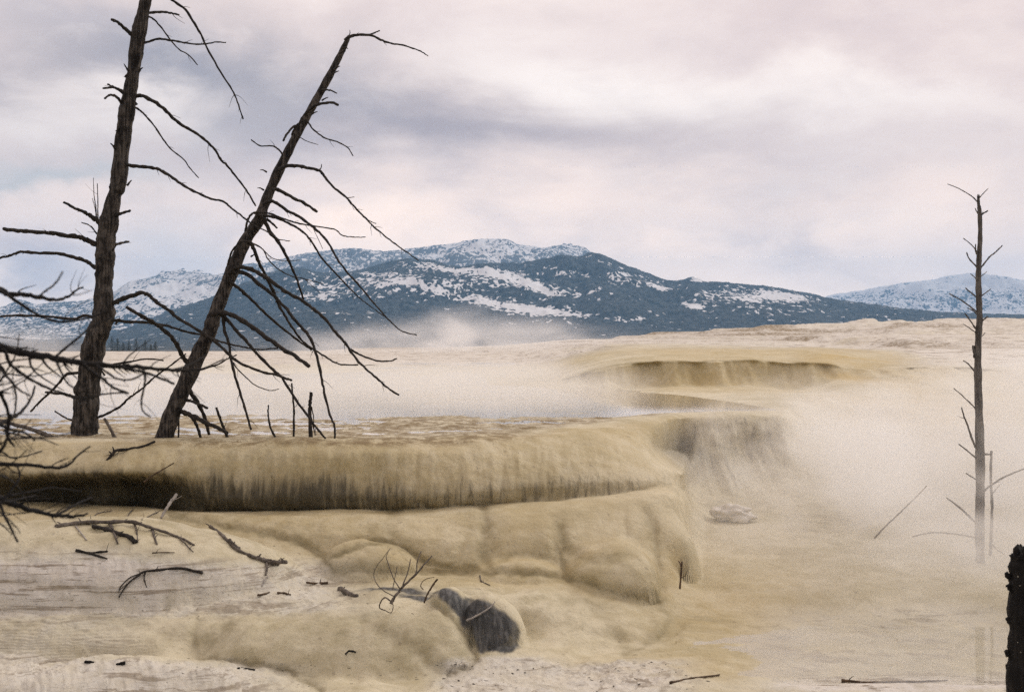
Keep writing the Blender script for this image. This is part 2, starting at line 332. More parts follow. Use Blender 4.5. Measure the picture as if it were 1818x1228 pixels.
T = np.repeat(ts[:, None], len(cols), 1)
TR_ = {'wall': 7, 'wallbase': 8, 'edge': 10, 'rim': 11, 'up': 12, 'bulge': 13, 'under': 14, 'foot': 15, 't2': 16, 't2m': 17, 't2f': 18}
# lobes: rounded mounds melted into the sheet
def lobe(px, ytop, D, rx, ry, rz, k=0.04, p=2.0):
    global Zg
    cx = (px-909)/F*D; zt = (HY-ytop)/F*D; cz = zt-rz
    wob = 0.10*fbm(Xg*1.7+px, Dg*1.7, 0.3, 3)
    q = np.abs((Xg-cx)/rx)**p+np.abs((Dg-D)/ry)**p
    h = np.where(q < 1, cz+rz*np.sqrt(np.clip(1-q, 0, 1))+wob*0.5*rz, -99)
    hh = np.clip(0.5+0.5*(h-Zg)/k, 0, 1)
    Zg = np.where(h > -50, Zg*(1-hh)+h*hh+k*hh*(1-hh), Zg)
lobe(150, 922, 12.6, 2.35, 1.15, 0.85, 0.06)
lobe(655, 962, 13.0, 0.52, 0.48, 0.36, 0.05, 2.3)
lobe(915, 990, 13.05, 0.50, 0.45, 0.24, 0.10, 2.2)
lobe(1085, 960, 13.15, 0.52, 0.62, 0.52, 0.14, 2.4)
lobe(1170, 905, 14.3, 0.46, 0.75, 0.85, 0.15, 2.2)
lobe(793, 1040, 11.72, 0.20, 0.34, 0.24, 0.06)
lobe(872, 1066, 11.62, 0.34, 0.36, 0.50, 0.07, 2.3)
lobe(190, 1172, 9.9, 1.75, 0.65, 0.38, 0.06)
# texture relief
py0 = HY-Zg/np.maximum(Dg, 3)*F
PX = np.repeat(cols[None, :], len(ts), 0)
near = sst(Dg, 26, 20)*sst(Dg, 2, 6)*(1-0.75*sst(T, 20.2, 21.0)*sst(PX, 1180, 1240))
face1 = sst(T, 12.2, 13.4)*sst(T, 16.2, 15.4); face2 = sst(T, 17.1, 18)*sst(T, 19.2, 18.4); wall = sst(T, 7.1, 7.6)*sst(T, 9.1, 8.7)
pool = sst(T, 9.4, 10)*sst(T, 11.4, 10.9)*sst(PX-(1392-(Dg-20.6)*36), 8, -14)
low = sst(T, 19.2, 20)*sst(PX, 1350, 1150)
warp = 0.5*fbm(Xg*0.7, Dg*0.7, 3.3, 2)
Zg = Zg + near*(1-pool)*(1-face1*0.6)*0.040*fbm(Xg*0.9, Dg*0.9, 1.7, 4)
fold = fbm((Xg-0.55*Dg+warp)*1.3, (Dg+0.3*Xg)*0.40, 5.0, 4, 0.5)
Zg = Zg + low*0.055*fold - low*0.03*np.abs(fbm((Xg-0.8*Dg+warp)*2.6, (Dg+0.3*Xg)*0.7, 2.0, 3))
flut = fbm(Xg*3.2+0.4*Zg, Zg*0.7, 3.1, 4, 0.55)
Dg = Dg - face1*(0.06*flut+0.035*np.abs(fbm(Xg*9, Zg*1.4, 0.5, 3))) - face2*(0.12*fbm(Xg*1.0, Zg*0.6, 8.2, 3)-0.04*np.exp(-(fbm(Xg*1.1, Zg*0.35, 3.9, 2)/0.09)**2)) - near*(1-pool)*0.012*fbm(Xg*7, Dg*7, Zg*7, 3)
Dg = Dg - wall*(0.30*fbm(Xg*1.1, Zg*0.3, 2.2, 4))
pl = sst(T, 5.6, 6.4)*sst(T, 9.9, 9.1)*sst(PX, 1040, 1150)
Dg = Dg + pl*0.4*fbm(Xg*0.35, 0*Dg, 4.4, 4, 0.6); Zg = Zg + pl*0.10*fbm(Xg*0.5, Dg*0.2, 8.8, 4)
Dg = Dg + (sst(T, 12.6, 14)*sst(T, 16, 15)*sst(PX, 1215, 1230)*sst(PX, 1430, 1380))*0.25*fbm(Xg*1.3, Zg*1.0, 6.0, 3)
# hot pool floor: crusty islands around the water level z = -1.2
isl = fbm(Xg*0.55, Dg*1.5, 4.0, 5, 0.6)
Zg = Zg + pool*(0.030*isl+0.006-0.035*sst(Dg, 18.0, 20.5)+0.03*sst(Dg,44,56))
# crust zones: thin terraced layers
crust = (sst(py0, 985, 1010)*sst(py0, 1098, 1080)*sst(PX, 700, 560)*0.9
         + sst(py0, 1165, 1180)*sst(PX, 620, 420) + sst(py0, 1166, 1176)*sst(PX, 740, 800)*sst(PX, 1290, 1150)
         + sst(py0, 955, 985)*sst(PX, 330, 150)*0.7)
crust = np.clip(crust, 0, 1)*sst(Dg, 6, 8)
cr = fbm(Xg*2.2, Dg*3.0, 1.0, 5, 0.62)
Zg = Zg + pool*sst(Dg, 21, 17.5)*0.020*np.maximum(cr, -0.1)*1.4
basin = sst(T, 20.2, 21.0)*sst(PX, 1180, 1240)
Zg = Zg + basin*(0.020*fbm(Xg*0.9, Dg*2.4, 6.0, 5, 0.6))
lip = sst(T, 10.72, 10.9)*sst(T, 11.7, 11.2)*sst(PX, 1402, 1392)
Zg = Zg*(1-lip)+lip*np.maximum(Zg, -1.190+0.006*fbm(Xg*3, Dg*3, 0, 3))
st_ = 0.020; zz = (Zg+0.02*fbm(Xg*3, Dg*3, 0.0, 3))/st_; fr = zz-np.floor(zz)
Zq = (np.floor(zz)+sst(fr, 0.62, 0.95))*st_
Zg = Zg*(1-crust*0.85)+(Zq)*crust*0.85 + crust*0.012*fbm(Xg*14, Dg*14, 1.0, 3)
far = sst(T, 1.5, 2.5)*sst(T, 6.2, 5)
Zg = Zg + far*sst(PX, 560, 800)*(0.28*fbm(Xg*0.10, Dg*0.06, 2.0, 5, 0.6)*sst(PX, 700, 1200)+0.05*fbm(Xg*0.5, Dg*0.3, 2.0, 4))
strat = fbm(Xg*0.05, Dg*0.10, Zg*2.4, 5, 0.6)
st0 = far*sst(PX, 900, 1150)*sst(PX, 1520, 1440)
zs = (Zg+0.10*fbm(Xg*0.15, Dg*0.12, 7.7, 4))/0.32; fz = zs-np.floor(zs); Zg = Zg*(1-0.75*st0)+0.75*st0*((np.floor(zs)+sst(fz, 0.5, 0.95))*0.32)
# terrace treads on the far right hill
hill = far*sst(PX, 1380, 1500)
zs = Zg/0.55; fz = zs-np.floor(zs); Zg = Zg*(1-0.7*hill)+0.7*hill*((np.floor(zs)+sst(fz, 0.55, 0.95))*0.55)
slope = sst(T, 9.5, 10.2)*sst(T, 16, 14)*sst(PX, 1440, 1520)
zs = (Zg+0.12*fbm(Xg*0.5, Dg*0.5, 7.0, 3))/0.34; fz = zs-np.floor(zs); Zg = Zg*(1-0.8*slope)+0.8*slope*((np.floor(zs)+sst(fz, 0.5, 0.95))*0.34)
SEAMS = [  # grooves where lobes of flowstone meet: (trace, half width, depth, stain)
 ([(590,1012),(640,1010),(700,1013),(800,1014),(900,1014),(1000,1023),(1080,1045),(1135,1058),(1172,1066)], 5, 0.05, 0.9),
 ([(588,990),(612,978),(645,966),(680,960),(710,968),(735,984),(765,998),(800,1006)], 4, 0.04, 1.0),
 ([(300,912),(380,928),(450,942),(520,958),(560,976),(584,1000),(592,1014)], 5, 0.05, 0.9),
 ([(858,902),(862,940),(858,975),(864,1008)], 9, 0.05, 0.7), ([(700,905),(690,935),(700,958)], 10, 0.03, 0.35),
 ([(994,935),(1000,965),(996,990),(1004,1018)], 5, 0.04, 0.7), ([(880,1000),(905,985),(945,984),(985,998)], 5, 0.03, 0.4),
 ([(1148,905),(1158,935),(1165,965),(1172,1000),(1176,1040)], 8, 0.07, 0.55), ([(1000,972),(1040,992),(1085,992),(1130,978)], 8, 0.04, 0.35),
 ([(1176,1075),(1186,1100),(1170,1128),(1140,1146),(1105,1160)], 5, 0.02, 0.5), ([(1020,1060),(1060,1085),(1085,1115),(1100,1140)], 8, 0.02, 0.3),
 ([(352,1104),(346,1130),(350,1166)], 7, 0.03, 0.5), ([(405,1104),(385,1128),(356,1162)], 7, 0.03, 0.5),
 ([(350,1167),(430,1173),(500,1187),(545,1208),(580,1236)], 4, 0.03, 0.8), ([(770,1070),(800,1092),(822,1120),(838,1150),(846,1172),(820,1186),(795,1196)], 4, 0.05, 0.7),  # second trace also paints dark shading along the hump's right edge
 ([(640,1106),(690,1126),(735,1152),(780,1188)], 9, 0.03, 0.35), ([(150,1085),(240,1105),(300,1130)], 8, 0.02, 0.25), ([(0,1030),(90,1038),(180,1052),(230,1062)], 5, 0.02, 0.4),
]
pyq = HY-Zg/np.maximum(Dg, 3)*F
sq = (pyq > 880) & (pyq < 1245) & (PX > -60) & (PX < 1260) & (Dg < 15.6)
wx = 5*fbm(PX[sq]/26, pyq[sq]/26, 0.1, 3); wy = 4*fbm(PX[sq]/26, pyq[sq]/26, 5.1, 3)
qx, qy = PX[sq]+wx, pyq[sq]+wy
seam = np.zeros(PX.shape); dep = np.zeros(PX.shape); s_a = np.zeros(qx.shape); d_a = np.zeros(qx.shape)
for tr_, hw, dp, am in SEAMS:
    P2 = smooth_path([(a, b_, 0) for a, b_ in tr_], 4) if 'smooth_path' in globals() else None
    P2 = tr_ if P2 is None else P2
    dm = np.full(qx.shape, 1e9)
    for k in range(len(P2)-1):
        x1, y1 = P2[k][0], P2[k][1]; x2, y2 = P2[k+1][0], P2[k+1][1]
        tt = np.clip(((qx-x1)*(x2-x1)+(qy-y1)*(y2-y1))/((x2-x1)**2+(y2-y1)**2), 0, 1)
        dm = np.minimum(dm, np.hypot(qx-x1-tt*(x2-x1), qy-y1-tt*(y2-y1)))
    s_a = np.maximum(s_a, am*(0.55*np.exp(-(dm/hw)**2)+0.45*np.exp(-(dm/(hw*3.2))**2))); d_a = np.maximum(d_a, dp*np.exp(-(dm/(hw*1.5))**2))
seam[sq] = s_a; dep[sq] = d_a
Zg = Zg-dep*0.55; Dg = Dg+dep*0.8
V = np.stack([Xg, Dg, Zg+ZC], -1).reshape(-1, 3)
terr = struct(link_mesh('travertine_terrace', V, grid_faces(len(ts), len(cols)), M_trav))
# stains and mineral colours of the rock, plus shade painted under the ledges
nz = 0.5+0.5*fbm(Xg*0.9, Dg*0.9, Zg*0.9, 4)
gold = wall*0.75*(0.5+0.6*nz)*sst(PX, 1040, 1180)*sst(PX, 1480, 1400)
gold = gold + sst(T, 8.9, 9.1)*sst(T, 9.6, 9.2)*sst(PX, 1100, 1200)*sst(PX, 1480, 1400)*0.5
gold = gold + sst(T, 5.7, 6.1)*sst(T, 7.4, 7.1)*sst(PX, 1080, 1200)*sst(PX, 1560, 1420)*0.38*(0.5+nz)
gold = gold + sst(PX, 1440, 1500)*sst(PX, 1740, 1660)*sst(py0, 630, 642)*sst(py0, 690, 668)*sst(Dg, 20, 24)*0.9*nz
gold = gold + sst(T, 11.2, 12)*sst(T, 19.3, 18.6)*sst(PX, 1300, 1180)*(0.30+0.25*nz)
gold = gold + sst(T, 18.6, 19)*sst(T, 20.2, 19.4)*sst(PX, 480, 620)*sst(PX, 1180, 1000)*0.45
gold = gold + np.exp(-((PX-1300)/170)**2-((py0-1080)/90)**2)*0.55 + np.exp(-((PX-1150)/160)**2-((py0-1190)/25)**2)*0.6
gold = gold + far*sst(PX, 1700, 1760)*0.3*nz + np.exp(-((PX-1660)/70)**2-((py0-583)/9)**2)*0.8 + np.exp(-((PX-1550)/70)**2-((py0-601)/5)**2)*0.8
gold = gold + sst(T, 4.6, 5.3)*sst(T, 6.6, 6)*sst(PX, 620, 760)*0.22
gold = gold + sst(PX, 1400, 1480)*sst(T, 4.6, 5.4)*sst(T, 14, 11.5)*(0.05+0.55*sst(fbm(Xg*0.35, Dg*0.25, Zg*1.6, 4), -0.1, 0.4))*(1-np.exp(-((PX-1750)/150)**4-((py0-637)/20)**4))
white = crust*0.9 + far*(1.15+0.4*strat) + np.exp(-((PX-1750)/150)**4-((py0-637)/20)**4)*1.0 + pool*0.5*nz
white = white + np.exp(-((PX-80)/380)**2-((py0-1000)/45)**2)*0.25 + np.exp(-((PX-1500)/400)**2-((py0-900)/70)**2)*0.3
white = white + np.exp(-((PX-1600)/300)**2-((py0-1215)/14)**2)*0.8 + basin*0.55*sst(PX, 1300, 1420)
def seg_mask(px, py, rx, ry, p=3): return np.exp(-np.abs((PX-px)/rx)**p-np.abs((py0-py)/ry)**p)
def dome_mask(px, D, rx, ry, soft=0.25):
    cx = (px-909)/F*D; q = np.sqrt(((Xg-cx)/rx)**2+((Dg-D)/ry)**2)+0.12*fbm(Xg*5, Dg*5, 0, 3)
    return sst(q, 1.0, 1.0-soft)
band2 = seg_mask(1560, 990, 260, 5)*0.35
dn = 9*fbm(PX/35, py0/30, 0.2, 4, 0.6)
def poly_mask(pts, soft):
    n = len(pts); inside = np.zeros(PX.shape, bool); dmin = np.full(PX.shape, 1e9)
    sel = (PX > 700) & (PX < 1000) & (Dg < 12.4) & (Dg > 11.0)
    X_, Y_ = PX[sel]+dn[sel], py0[sel]+dn[sel]*0.7; ins = np.zeros(X_.shape, bool); dm = np.full(X_.shape, 1e9)
    for k in range(n):
        x1, y1 = pts[k]; x2, y2 = pts[(k+1) % n]
        c_ = ((y1 > Y_) != (y2 > Y_)) & (X_ < (x2-x1)*(Y_-y1)/(y2-y1+1e-9)+x1); ins ^= c_
        tt = np.clip(((X_-x1)*(x2-x1)+(Y_-y1)*(y2-y1))/((x2-x1)**2+(y2-y1)**2), 0, 1)
        dm = np.minimum(dm, np.hypot(X_-x1-tt*(x2-x1), Y_-y1-tt*(y2-y1)))
    o = np.zeros(PX.shape); o[sel] = np.where(ins, sst(dm, 0, soft), 0); return o
dark = poly_mask([(762,1046),(785,1038),(805,1044),(822,1062),(838,1062),(862,1068),(890,1084),(912,1104),(928,1128),(930,1158),(912,1166),(850,1168),(838,1150),(820,1118),(800,1090),(780,1068)], 7)
dark = np.maximum(dark, seg_mask(705, 1049, 58, 4)*1.3); dark = np.maximum(dark, seg_mask(740, 1057, 30, 3.6)*1.3)
dark = np.maximum(dark, 0.55*np.exp(-(np.abs((PX-1207-(py0-795)*0.5+1.6*dn)/40)**2.2)-np.abs((py0-797)/34)**2.4)*sst(Dg, 16.0, 17.2)*sst(Dg, 21, 19.9))  # painted shade of the recess between the tier end and the far ledge
streak_shade = sst(T+0.5*fbm(Xg*1.2, 0*Xg, 3.0, 3), 13.1, 15.3)*sst(T, 16.4, 16)*sst(PX, 1240, 1100)*(0.65+0.5*sst(PX, 900, 500))
streak_shade = np.clip(streak_shade+sst(T, 13.5, 15)*sst(T, 16.2, 15.9)*sst(PX, 380, 200)*0.5, 0, 1.3)
streak_shade = streak_shade*(0.7+0.3*sst(PX, 900, 500)) + wall*0.08*nz*sst(PX, 1100, 1200) + sst(T, 11.9, 12.6)*sst(T, 16, 14.5)*sst(PX, 1205, 1225)*sst(PX, 1420, 1380)*0.42  # last term paints shade on the face beneath the far ledge
band = sst(T, 11, 11.35)*sst(T, 12.75, 12.2)*sst(PX, 150, 420)*sst(PX, 1010, 860) + pool*sst(Dg, 22, 17.5)*(0.9+0.5*cr)
band = band + far*sst(PX, 900, 1100)*sst(strat, 0.12, 0.5)*0.9
band = band + far*sst(PX, 1240, 1320)*sst(PX, 1460, 1400)*seg_mask(1350, 581, 60, 6)*1.2 + seg_mask(690, 617, 90, 3)*0.7
band = band + seg_mask(1230, 590, 200, 10)*0.25
wet = np.clip(face1*0.35+face2*0.35+dark*0.3+sst(PX, 1180, 1300)*near*0.4, 0, 1)
for k, v in (('seam', seam), ('gold', gold), ('white', white), ('dark', dark), ('streak_shade', streak_shade), ('wet', wet), ('band', band)): vattr(terr, k, np.clip(v, 0, 1.3))

# surface lookup (where a photo ray meets the terrace) for things lying on it
def on(px, py, lift=0.0):
    i = int(np.argmin(np.abs(cols-px)))
    yy = HY-Zg[:, i]/np.maximum(Dg[:, i], 3)*F
    jj = [j for j in range(len(ts)-1) if Dg[j, i] > 5 and (yy[j]-py)*(yy[j+1]-py) <= 0]
    if not jj: D = 12.0
    else: D = min(Dg[j, i] for j in jj)
    x, y, z = P(px, py, D); return Vector((x, y, z+lift))
def gz(X, D):
    """terrace height under a plan point"""
    px = X/D*F+909; i = int(np.argmin(np.abs(cols-px))); j = int(np.argmin(np.abs(Dg[:, i]-D)))
    return Zg[j, i]+ZC

# water sheets
def sheet(name, pts, z, mat):
    return link_mesh(name, [(x, y, z) for x, y in pts], [tuple(range(len(pts)))], mat, smooth=False)
pw = [(-500, 15.0), (0, 15.0), (600, 15.06), (800, 15.56), (900, 16.0), (1000, 17.1), (1100, 18.6), (1215, 20), (1300, 20.3), (1385, 20.6)]
pts = [((a-909)/F*D, D) for a, D in pw]+[((1300-909)/F*23.2, 23.2), ((1215-909)/F*25.6, 25.6), ((1120-909)/F*28.2, 28.2), ((1060-909)/F*30, 30), ((1000-909)/F*31.5, 31.5), ((950-909)/F*40, 40), (0, 58), (-45, 58)]
pool_w = struct(sheet('pool_water', pts, ZC-1.197, M_wat))
pts = [((a-909)/F*D, D) for a, D in [(1190, 9.6), (1900, 9.6), (2350, 9.6), (2350, 13.2), (1500, 13.2), (1300, 13.0), (1200, 12.2)]]
low_w = struct(sheet('runoff_water', pts, ZC-2.826, M_wat2))

# ------------------------------------------------------------------ mountains and valley
RIDG = {
 'r1': (5500, 1900, [(-500,612),(150,600),(200,590),(267,565),(320,545),(373,528),(434,501),(483,484),(531,475),(575,484),(628,481),(672,470),(716,459),(760,460),(810,473),(854,467),(911,467),(964,459),(999,453),(1026,455),(1048,448),(1065,451),(1096,464),(1140,481),(1197,498),(1228,491),(1254,499),(1316,503),(1360,508),(1404,515),(1448,523),(1500,534),(1560,541),(1640,551),(1740,556),(1900,560),(2350,570)]),
 'r0': (8600, 2600, [(-500,548),(-200,540),(0,545),(37,532),(68,540),(100,535),(137,534),(165,530),(206,515),(232,499),(267,495),(311,496),(364,490),(399,486),(434,475),(478,464),(531,451),(584,444),(628,440),(672,446),(716,442),(760,435),(804,431),(845,424),(876,423),(898,424),(920,433),(964,440),(999,449),(1030,458),(1100,500),(1300,560),(1500,600),(2350,600)]),
 'rf': (12500, 3000, [(-500,600),(1300,600),(1400,560),(1480,522),(1530,515),(1600,503),(1650,497),(1700,487),(1730,485),(1780,490),(1818,497),(1900,500),(2350,520)]),
 'f1': (4300, 1500, [(-500,606),(200,606),(420,560),(560,548),(700,560),(900,575),(1080,575),(1300,590),(2350,602)]),
}
mc = np.concatenate([np.linspace(-500, -60, 60)[:-1], np.arange(-60, 1880, 2.5), np.linspace(1880, 2350, 60)])
Ds = np.concatenate([np.geomspace(165, 2400, 24)[:-1], np.linspace(2400, 7200, 300)[:-1], np.linspace(7200, 14500, 170)])
MX, MD = np.meshgrid(mc, Ds); MXw = (MX-909)/F*MD
Zb = np.interp(MD, [160, 170, 600, 2000, 20000], [-19, -17, -12, -20, -26])
MZ = Zb.copy(); who = np.zeros_like(MZ)
gul = fbm(MXw/900, MD/1500, 0.3, 6, 0.55); gul2 = fbm(MXw/260, MD/400, 5.3, 4, 0.55)
for k, (key, (Dr, wf, pts)) in enumerate(RIDG.items()):
    yr = pchip([p[0] for p in pts], [p[1] for p in pts], mc)
    yr = yr + 0.7*fbm(mc/5, mc*0+k, 0.5, 3)+1.2*fbm(mc/23, mc*0+k, 0.5, 3)
    zr = ((HY-yr)/F*Dr)[None, :]
    u = (Dr-MD)/wf
    fr = np.where(u >= 0, 1-sst(u, 0, 1.05)*0.75-np.clip(u, 0, 1.05)*0.25/1.05, np.exp(-(u*2.2)**2))
    amp = np.clip(np.abs(u)*5, 0, 1)*np.clip(1.1-u, 0, 1)
    h = Zb+(zr-Zb)*fr*(1+0.0*fr)+amp*(zr-Zb)*(0.30*gul+0.10*gul2)
    # never let the near flank poke over its own crest line
    lim = zr/Dr*MD-np.abs(u)*18
    h = np.where(u > 0, np.minimum(h, np.maximum(lim, Zb)), h)
    who = np.where(h > MZ, k+1, who); MZ = np.maximum(MZ, h)
MZ = MZ + (MD > 2300)*2.5*fbm(MXw/28, MD/28, 1.1, 3)
my = HY-MZ/MD*F
mt = link_mesh('mountains', np.stack([MXw, MD, MZ+ZC], -1).reshape(-1, 3), grid_faces(len(Ds), len(mc)), None or bpy.data.materials.new('tmp'))
struct(mt)
def mb(px, py, rx, ry, a, tilt=0.0, p=2):
    dx = MX-px; dy = my-py-dx*tilt
    return a*np.exp(-np.abs(dx/rx)**p-np.abs(dy/ry)**p)
sn = np.full_like(MZ, 0.06)
isr0 = who == 2; isr1 = (who == 1) | (who == 4); isf = who == 3
s0 = 0.56+mb(300, 520, 120, 35, 0.42)+mb(860, 432, 95, 16, 0.36)+mb(640, 465, 260, 12, -0.10)+mb(950, 462, 40, 8, 0.4, 0.3)+mb(770, 452, 30, 8, 0.35, -0.6)
s1 = 0.04+mb(620, 505, 110, 26, 0.40)+mb(800, 478, 90, 9, 0.75, 0.10)+mb(730, 500, 80, 14, 0.45, 0.1)+mb(820, 525, 130, 12, 0.55, 0.22)+mb(925, 498, 70, 10, 0.95, 0.32)
s1 = s1+mb(960, 550, 110, 6, 0.95, 0.13)+mb(860, 500, 60, 18, 0.35)+mb(560, 520, 80, 18, 0.2)+mb(980, 525, 50, 16, 0.25)+mb(930, 555, 60, 14, 0.35, 0.15)
s1 = s1+mb(1000, 485, 30, 16, 0.4, 0.3)+mb(1110, 492, 26, 13, 0.75)+mb(1165, 508, 34, 7, 0.9, 0.2)+mb(1052, 517, 22, 4, 0.8, -0.4)+mb(1228, 543, 24, 6, 0.95, 0.15)
s1 = s1+mb(1265, 530, 30, 12, 0.4)+mb(1340, 525, 62, 16, 0.75, 0.05)+mb(1410, 527, 55, 8, 0.8, 0.1)+mb(1243, 495, 18, 5, 1.0, 0.1)+mb(1048, 452, 20, 3, 0.5)+mb(1330, 555, 120, 8, 0.12)
s1 = s1*sst(my-(np.interp(mc, [p[0] for p in RIDG['r1'][2]], [p[1] for p in RIDG['r1'][2]]))[None, :], 1.5, 7)*sst(my, 600, 570) + mb(1243, 495, 18, 5, 1.0, 0.1)
sf = 0.95+mb(1700, 530, 200, 14, -0.25)+mb(1720, 500, 60, 12, 0.2)  # far range whitened beyond its snow to paint the paling of low cloud
sn = np.where(isr0, s0, sn); sn = np.where(isr1, s1, sn); sn = np.where(isf, sf, sn)
sn = sn + 0.35*(sn > 0.02)*np.clip(sn, 0, 0.5)*fbm(MXw/330, MD/330, 9.1, 4)
vattr(mt, 'dust', np.where(isr0, 1.0, np.where(isf, 1.0, 0.0))*sst(my, 560, 500))  # snow-dusted trees on the back ridge; on the far range, painted mist
vattr(mt, 'snow', np.clip(sn, 0, 1.1))
M_mt, t, b = material('forested_snowy_slope'); mt.data.materials[0] = M_mt
pos = t.new('ShaderNodeNewGeometry').outputs['Position']; sa = t.attr('snow').outputs['Fac']
def trees(sx, off, rad):
    vo = t.new('ShaderNodeTexVoronoi'); vo.inputs['Randomness'].default_value = 1.0; vo.inputs['Scale'].default_value = 1.0
    t.l.new(t.map(pos, (1/sx, 1/(sx*2.2), 1/(sx*1.5)), off), vo.inputs['Vector'])
    return t.sep(vo.outputs['Color'])[0], vo.outputs['Distance']
ng = t.noise(t.map(pos, (1/150, 1/150, 1/110)), 1.0, 6, 0.65)
cover = t.m('ADD', t.m('MULTIPLY', sa, 1.0), t.m('MULTIPLY', t.m('SUBTRACT', ng, 0.5), 1.9))
r1_, d1_ = trees(11, (0, 0, 0), .5); r2_, d2_ = trees(19, (5, 3, 1), .5)
o1 = t.ss(t.m('SUBTRACT', cover, r1_), -0.04, 0.08); o2 = t.ss(t.m('SUBTRACT', cover, t.m('MULTIPLY', r2_, 0.9)), -0.06, 0.10)
f = t.m('MULTIPLY', t.m('MINIMUM', o1, o2), 0.93)
forest = t.mix(t.ss(t.noise(t.map(pos, (1/16, 1/40, 1/22)), 1.0, 4, 0.7), 0.35, 0.68), (0.010, 0.022, 0.030), (0.075, 0.092, 0.10))
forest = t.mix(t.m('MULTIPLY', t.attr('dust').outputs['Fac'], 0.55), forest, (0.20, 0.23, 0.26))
c = t.mix(f, forest, (0.80, 0.80, 0.82))
t.l.new(c, b.inputs['Base Color']); b.inputs['Roughness'].default_value = 0.9; b.inputs['Specular IOR Level'].default_value = 0.1
M_val, t, b = material('valley_ground')
pos = t.new('ShaderNodeNewGeometry').outputs['Position']
t.l.new(t.mix(t.noise(pos, 0.01, 6), (0.05, 0.055, 0.045), (0.22, 0.21, 0.18)), b.inputs['Base Color'])
R_ = 15000
vg = struct(link_mesh('ground', [(-R_, -R_, ZC-30), (R_, -R_, ZC-30), (R_, R_, ZC-30), (-R_, R_, ZC-30)], [(0, 1, 2, 3)], M_val, smooth=False))

# ------------------------------------------------------------------ branch building
class Tubes:
    def __init__(s): s.v = []; s.f = []
    def tube(s, path, rad, seg=7, rough=0.12, bark=0.0):
        n = len(path); base = len(s.v)
        ref = Vector((0.13, -0.9, 0.31)).normalized()
        ph = random.random()*99
        for i, p in enumerate(path):
            a = Vector(path[max(i-1, 0)]); c_ = Vector(path[min(i+1, n-1)]); d = (c_-a)
            d = d.normalized() if d.length > 1e-9 else Vector((0, 0, 1))
            u = ref - d*ref.dot(d)
            if u.length < 0.1: u = Vector((1, 0, 0))-d*d.x
            u.normalize(); v_ = d.cross(u); ref = u
            r = rad[i]
            for k in range(seg):
                an = 2*math.pi*k/seg
                rr = r*(1+rough*(random.random()-0.5)*2)
                if bark: rr *= 1+bark*math.sin(an*5+ph+0.9*math.sin(i*0.13+k))*0.5+bark*(random.random()-0.5)
                s.v.append(Vector(p)+u*math.cos(an)*rr+v_*math.sin(an)*rr)
        for i in range(n-1):
            for k in range(seg):
                a = base+i*seg+k; b_ = base+i*seg+(k+1) % seg
                s.f.append((a, b_, b_+seg, a+seg))
        s.f.append(tuple(base+k for k in range(seg))[::-1]); s.f.append(tuple(base+(n-1)*seg+k for k in range(seg)))
    def build(s, name, mat, parent=None, smooth=True): return link_mesh(name, [tuple(v) for v in s.v], s.f, mat, parent, smooth)

def lift(pts, D0, dD):
    """photo trace -> 3D path whose distance drifts by dD along its length"""
    n = len(pts); L = [0]
    for i in range(1, n): L.append(L[-1]+math.hypot(pts[i][0]-pts[i-1][0], pts[i][1]-pts[i-1][1]))
    return [P(p[0], p[1], D0+dD*(l/max(L[-1], 1e-6))**1.2) for p, l in zip(pts, L)]
def add_limb(tb, pts, w0, w1, D0, dD=0.0, seg=6, twigs=0, crook=0.35, twig_len=(8, 22), sub=5, rough=0.15):
    path = smooth_path(lift(pts, D0, dD), sub); n = len(path)
    sc = D0/F; rad = []
    for i in range(n):
        s = i/(n-1); w_ = w0+(w1-w0)*s**0.8
        rad.append(max(0.5*w_*sc*(1+0.10*math.sin(i*1.7+w0*3)), 0.0006))
    jit = crook*0.5*sc*max(w0, 2.5)
    for i in range(1, n-1): path[i] = path[i]+np.array([random.uniform(-1, 1), random.uniform(-1, 1), random.uniform(-1, 1)])*jit*0.45
    tb.tube(path, rad, seg, rough)
    for k in range(twigs):
        i = random.randint(max(1, n//5), n-2); p = np.array(path[i]); d = np.array(path[i+1])-np.array(path[i-1]); d /= np.linalg.norm(d)+1e-9
        s_ = random.choice((-1, 1)); nrm = np.array([-d[2], 0, d[0]])*s_+np.array([0, random.uniform(-.6, .6), 0])
        L = random.uniform(*twig_len)*sc*(0.35+random.random()**2)
        q = [p, p+(d*0.5+nrm*0.7)*L*0.5, p+(d*1.0+nrm*random.uniform(0.6, 1.0))*L]
        r0 = min(rad[i]*0.45, 0.005)
        tb.tube(smooth_path(q, 3), [r0*(1-0.75*j/6) for j in range(7)], 4, 0.1)
def limb(parent, pts, w0, w1, D0, dD=0.0, mat=None, name='branch', extra=(), **kw):
    tb = Tubes(); add_limb(tb, pts, w0, w1, D0, dD, **kw)
    for e in extra: add_limb(tb, e[0], e[1], e[2], D0+dD*(e[3] if len(e) > 3 else 0.5), 0.1, seg=5)
    return tb.build(name, mat or M_branch, parent)
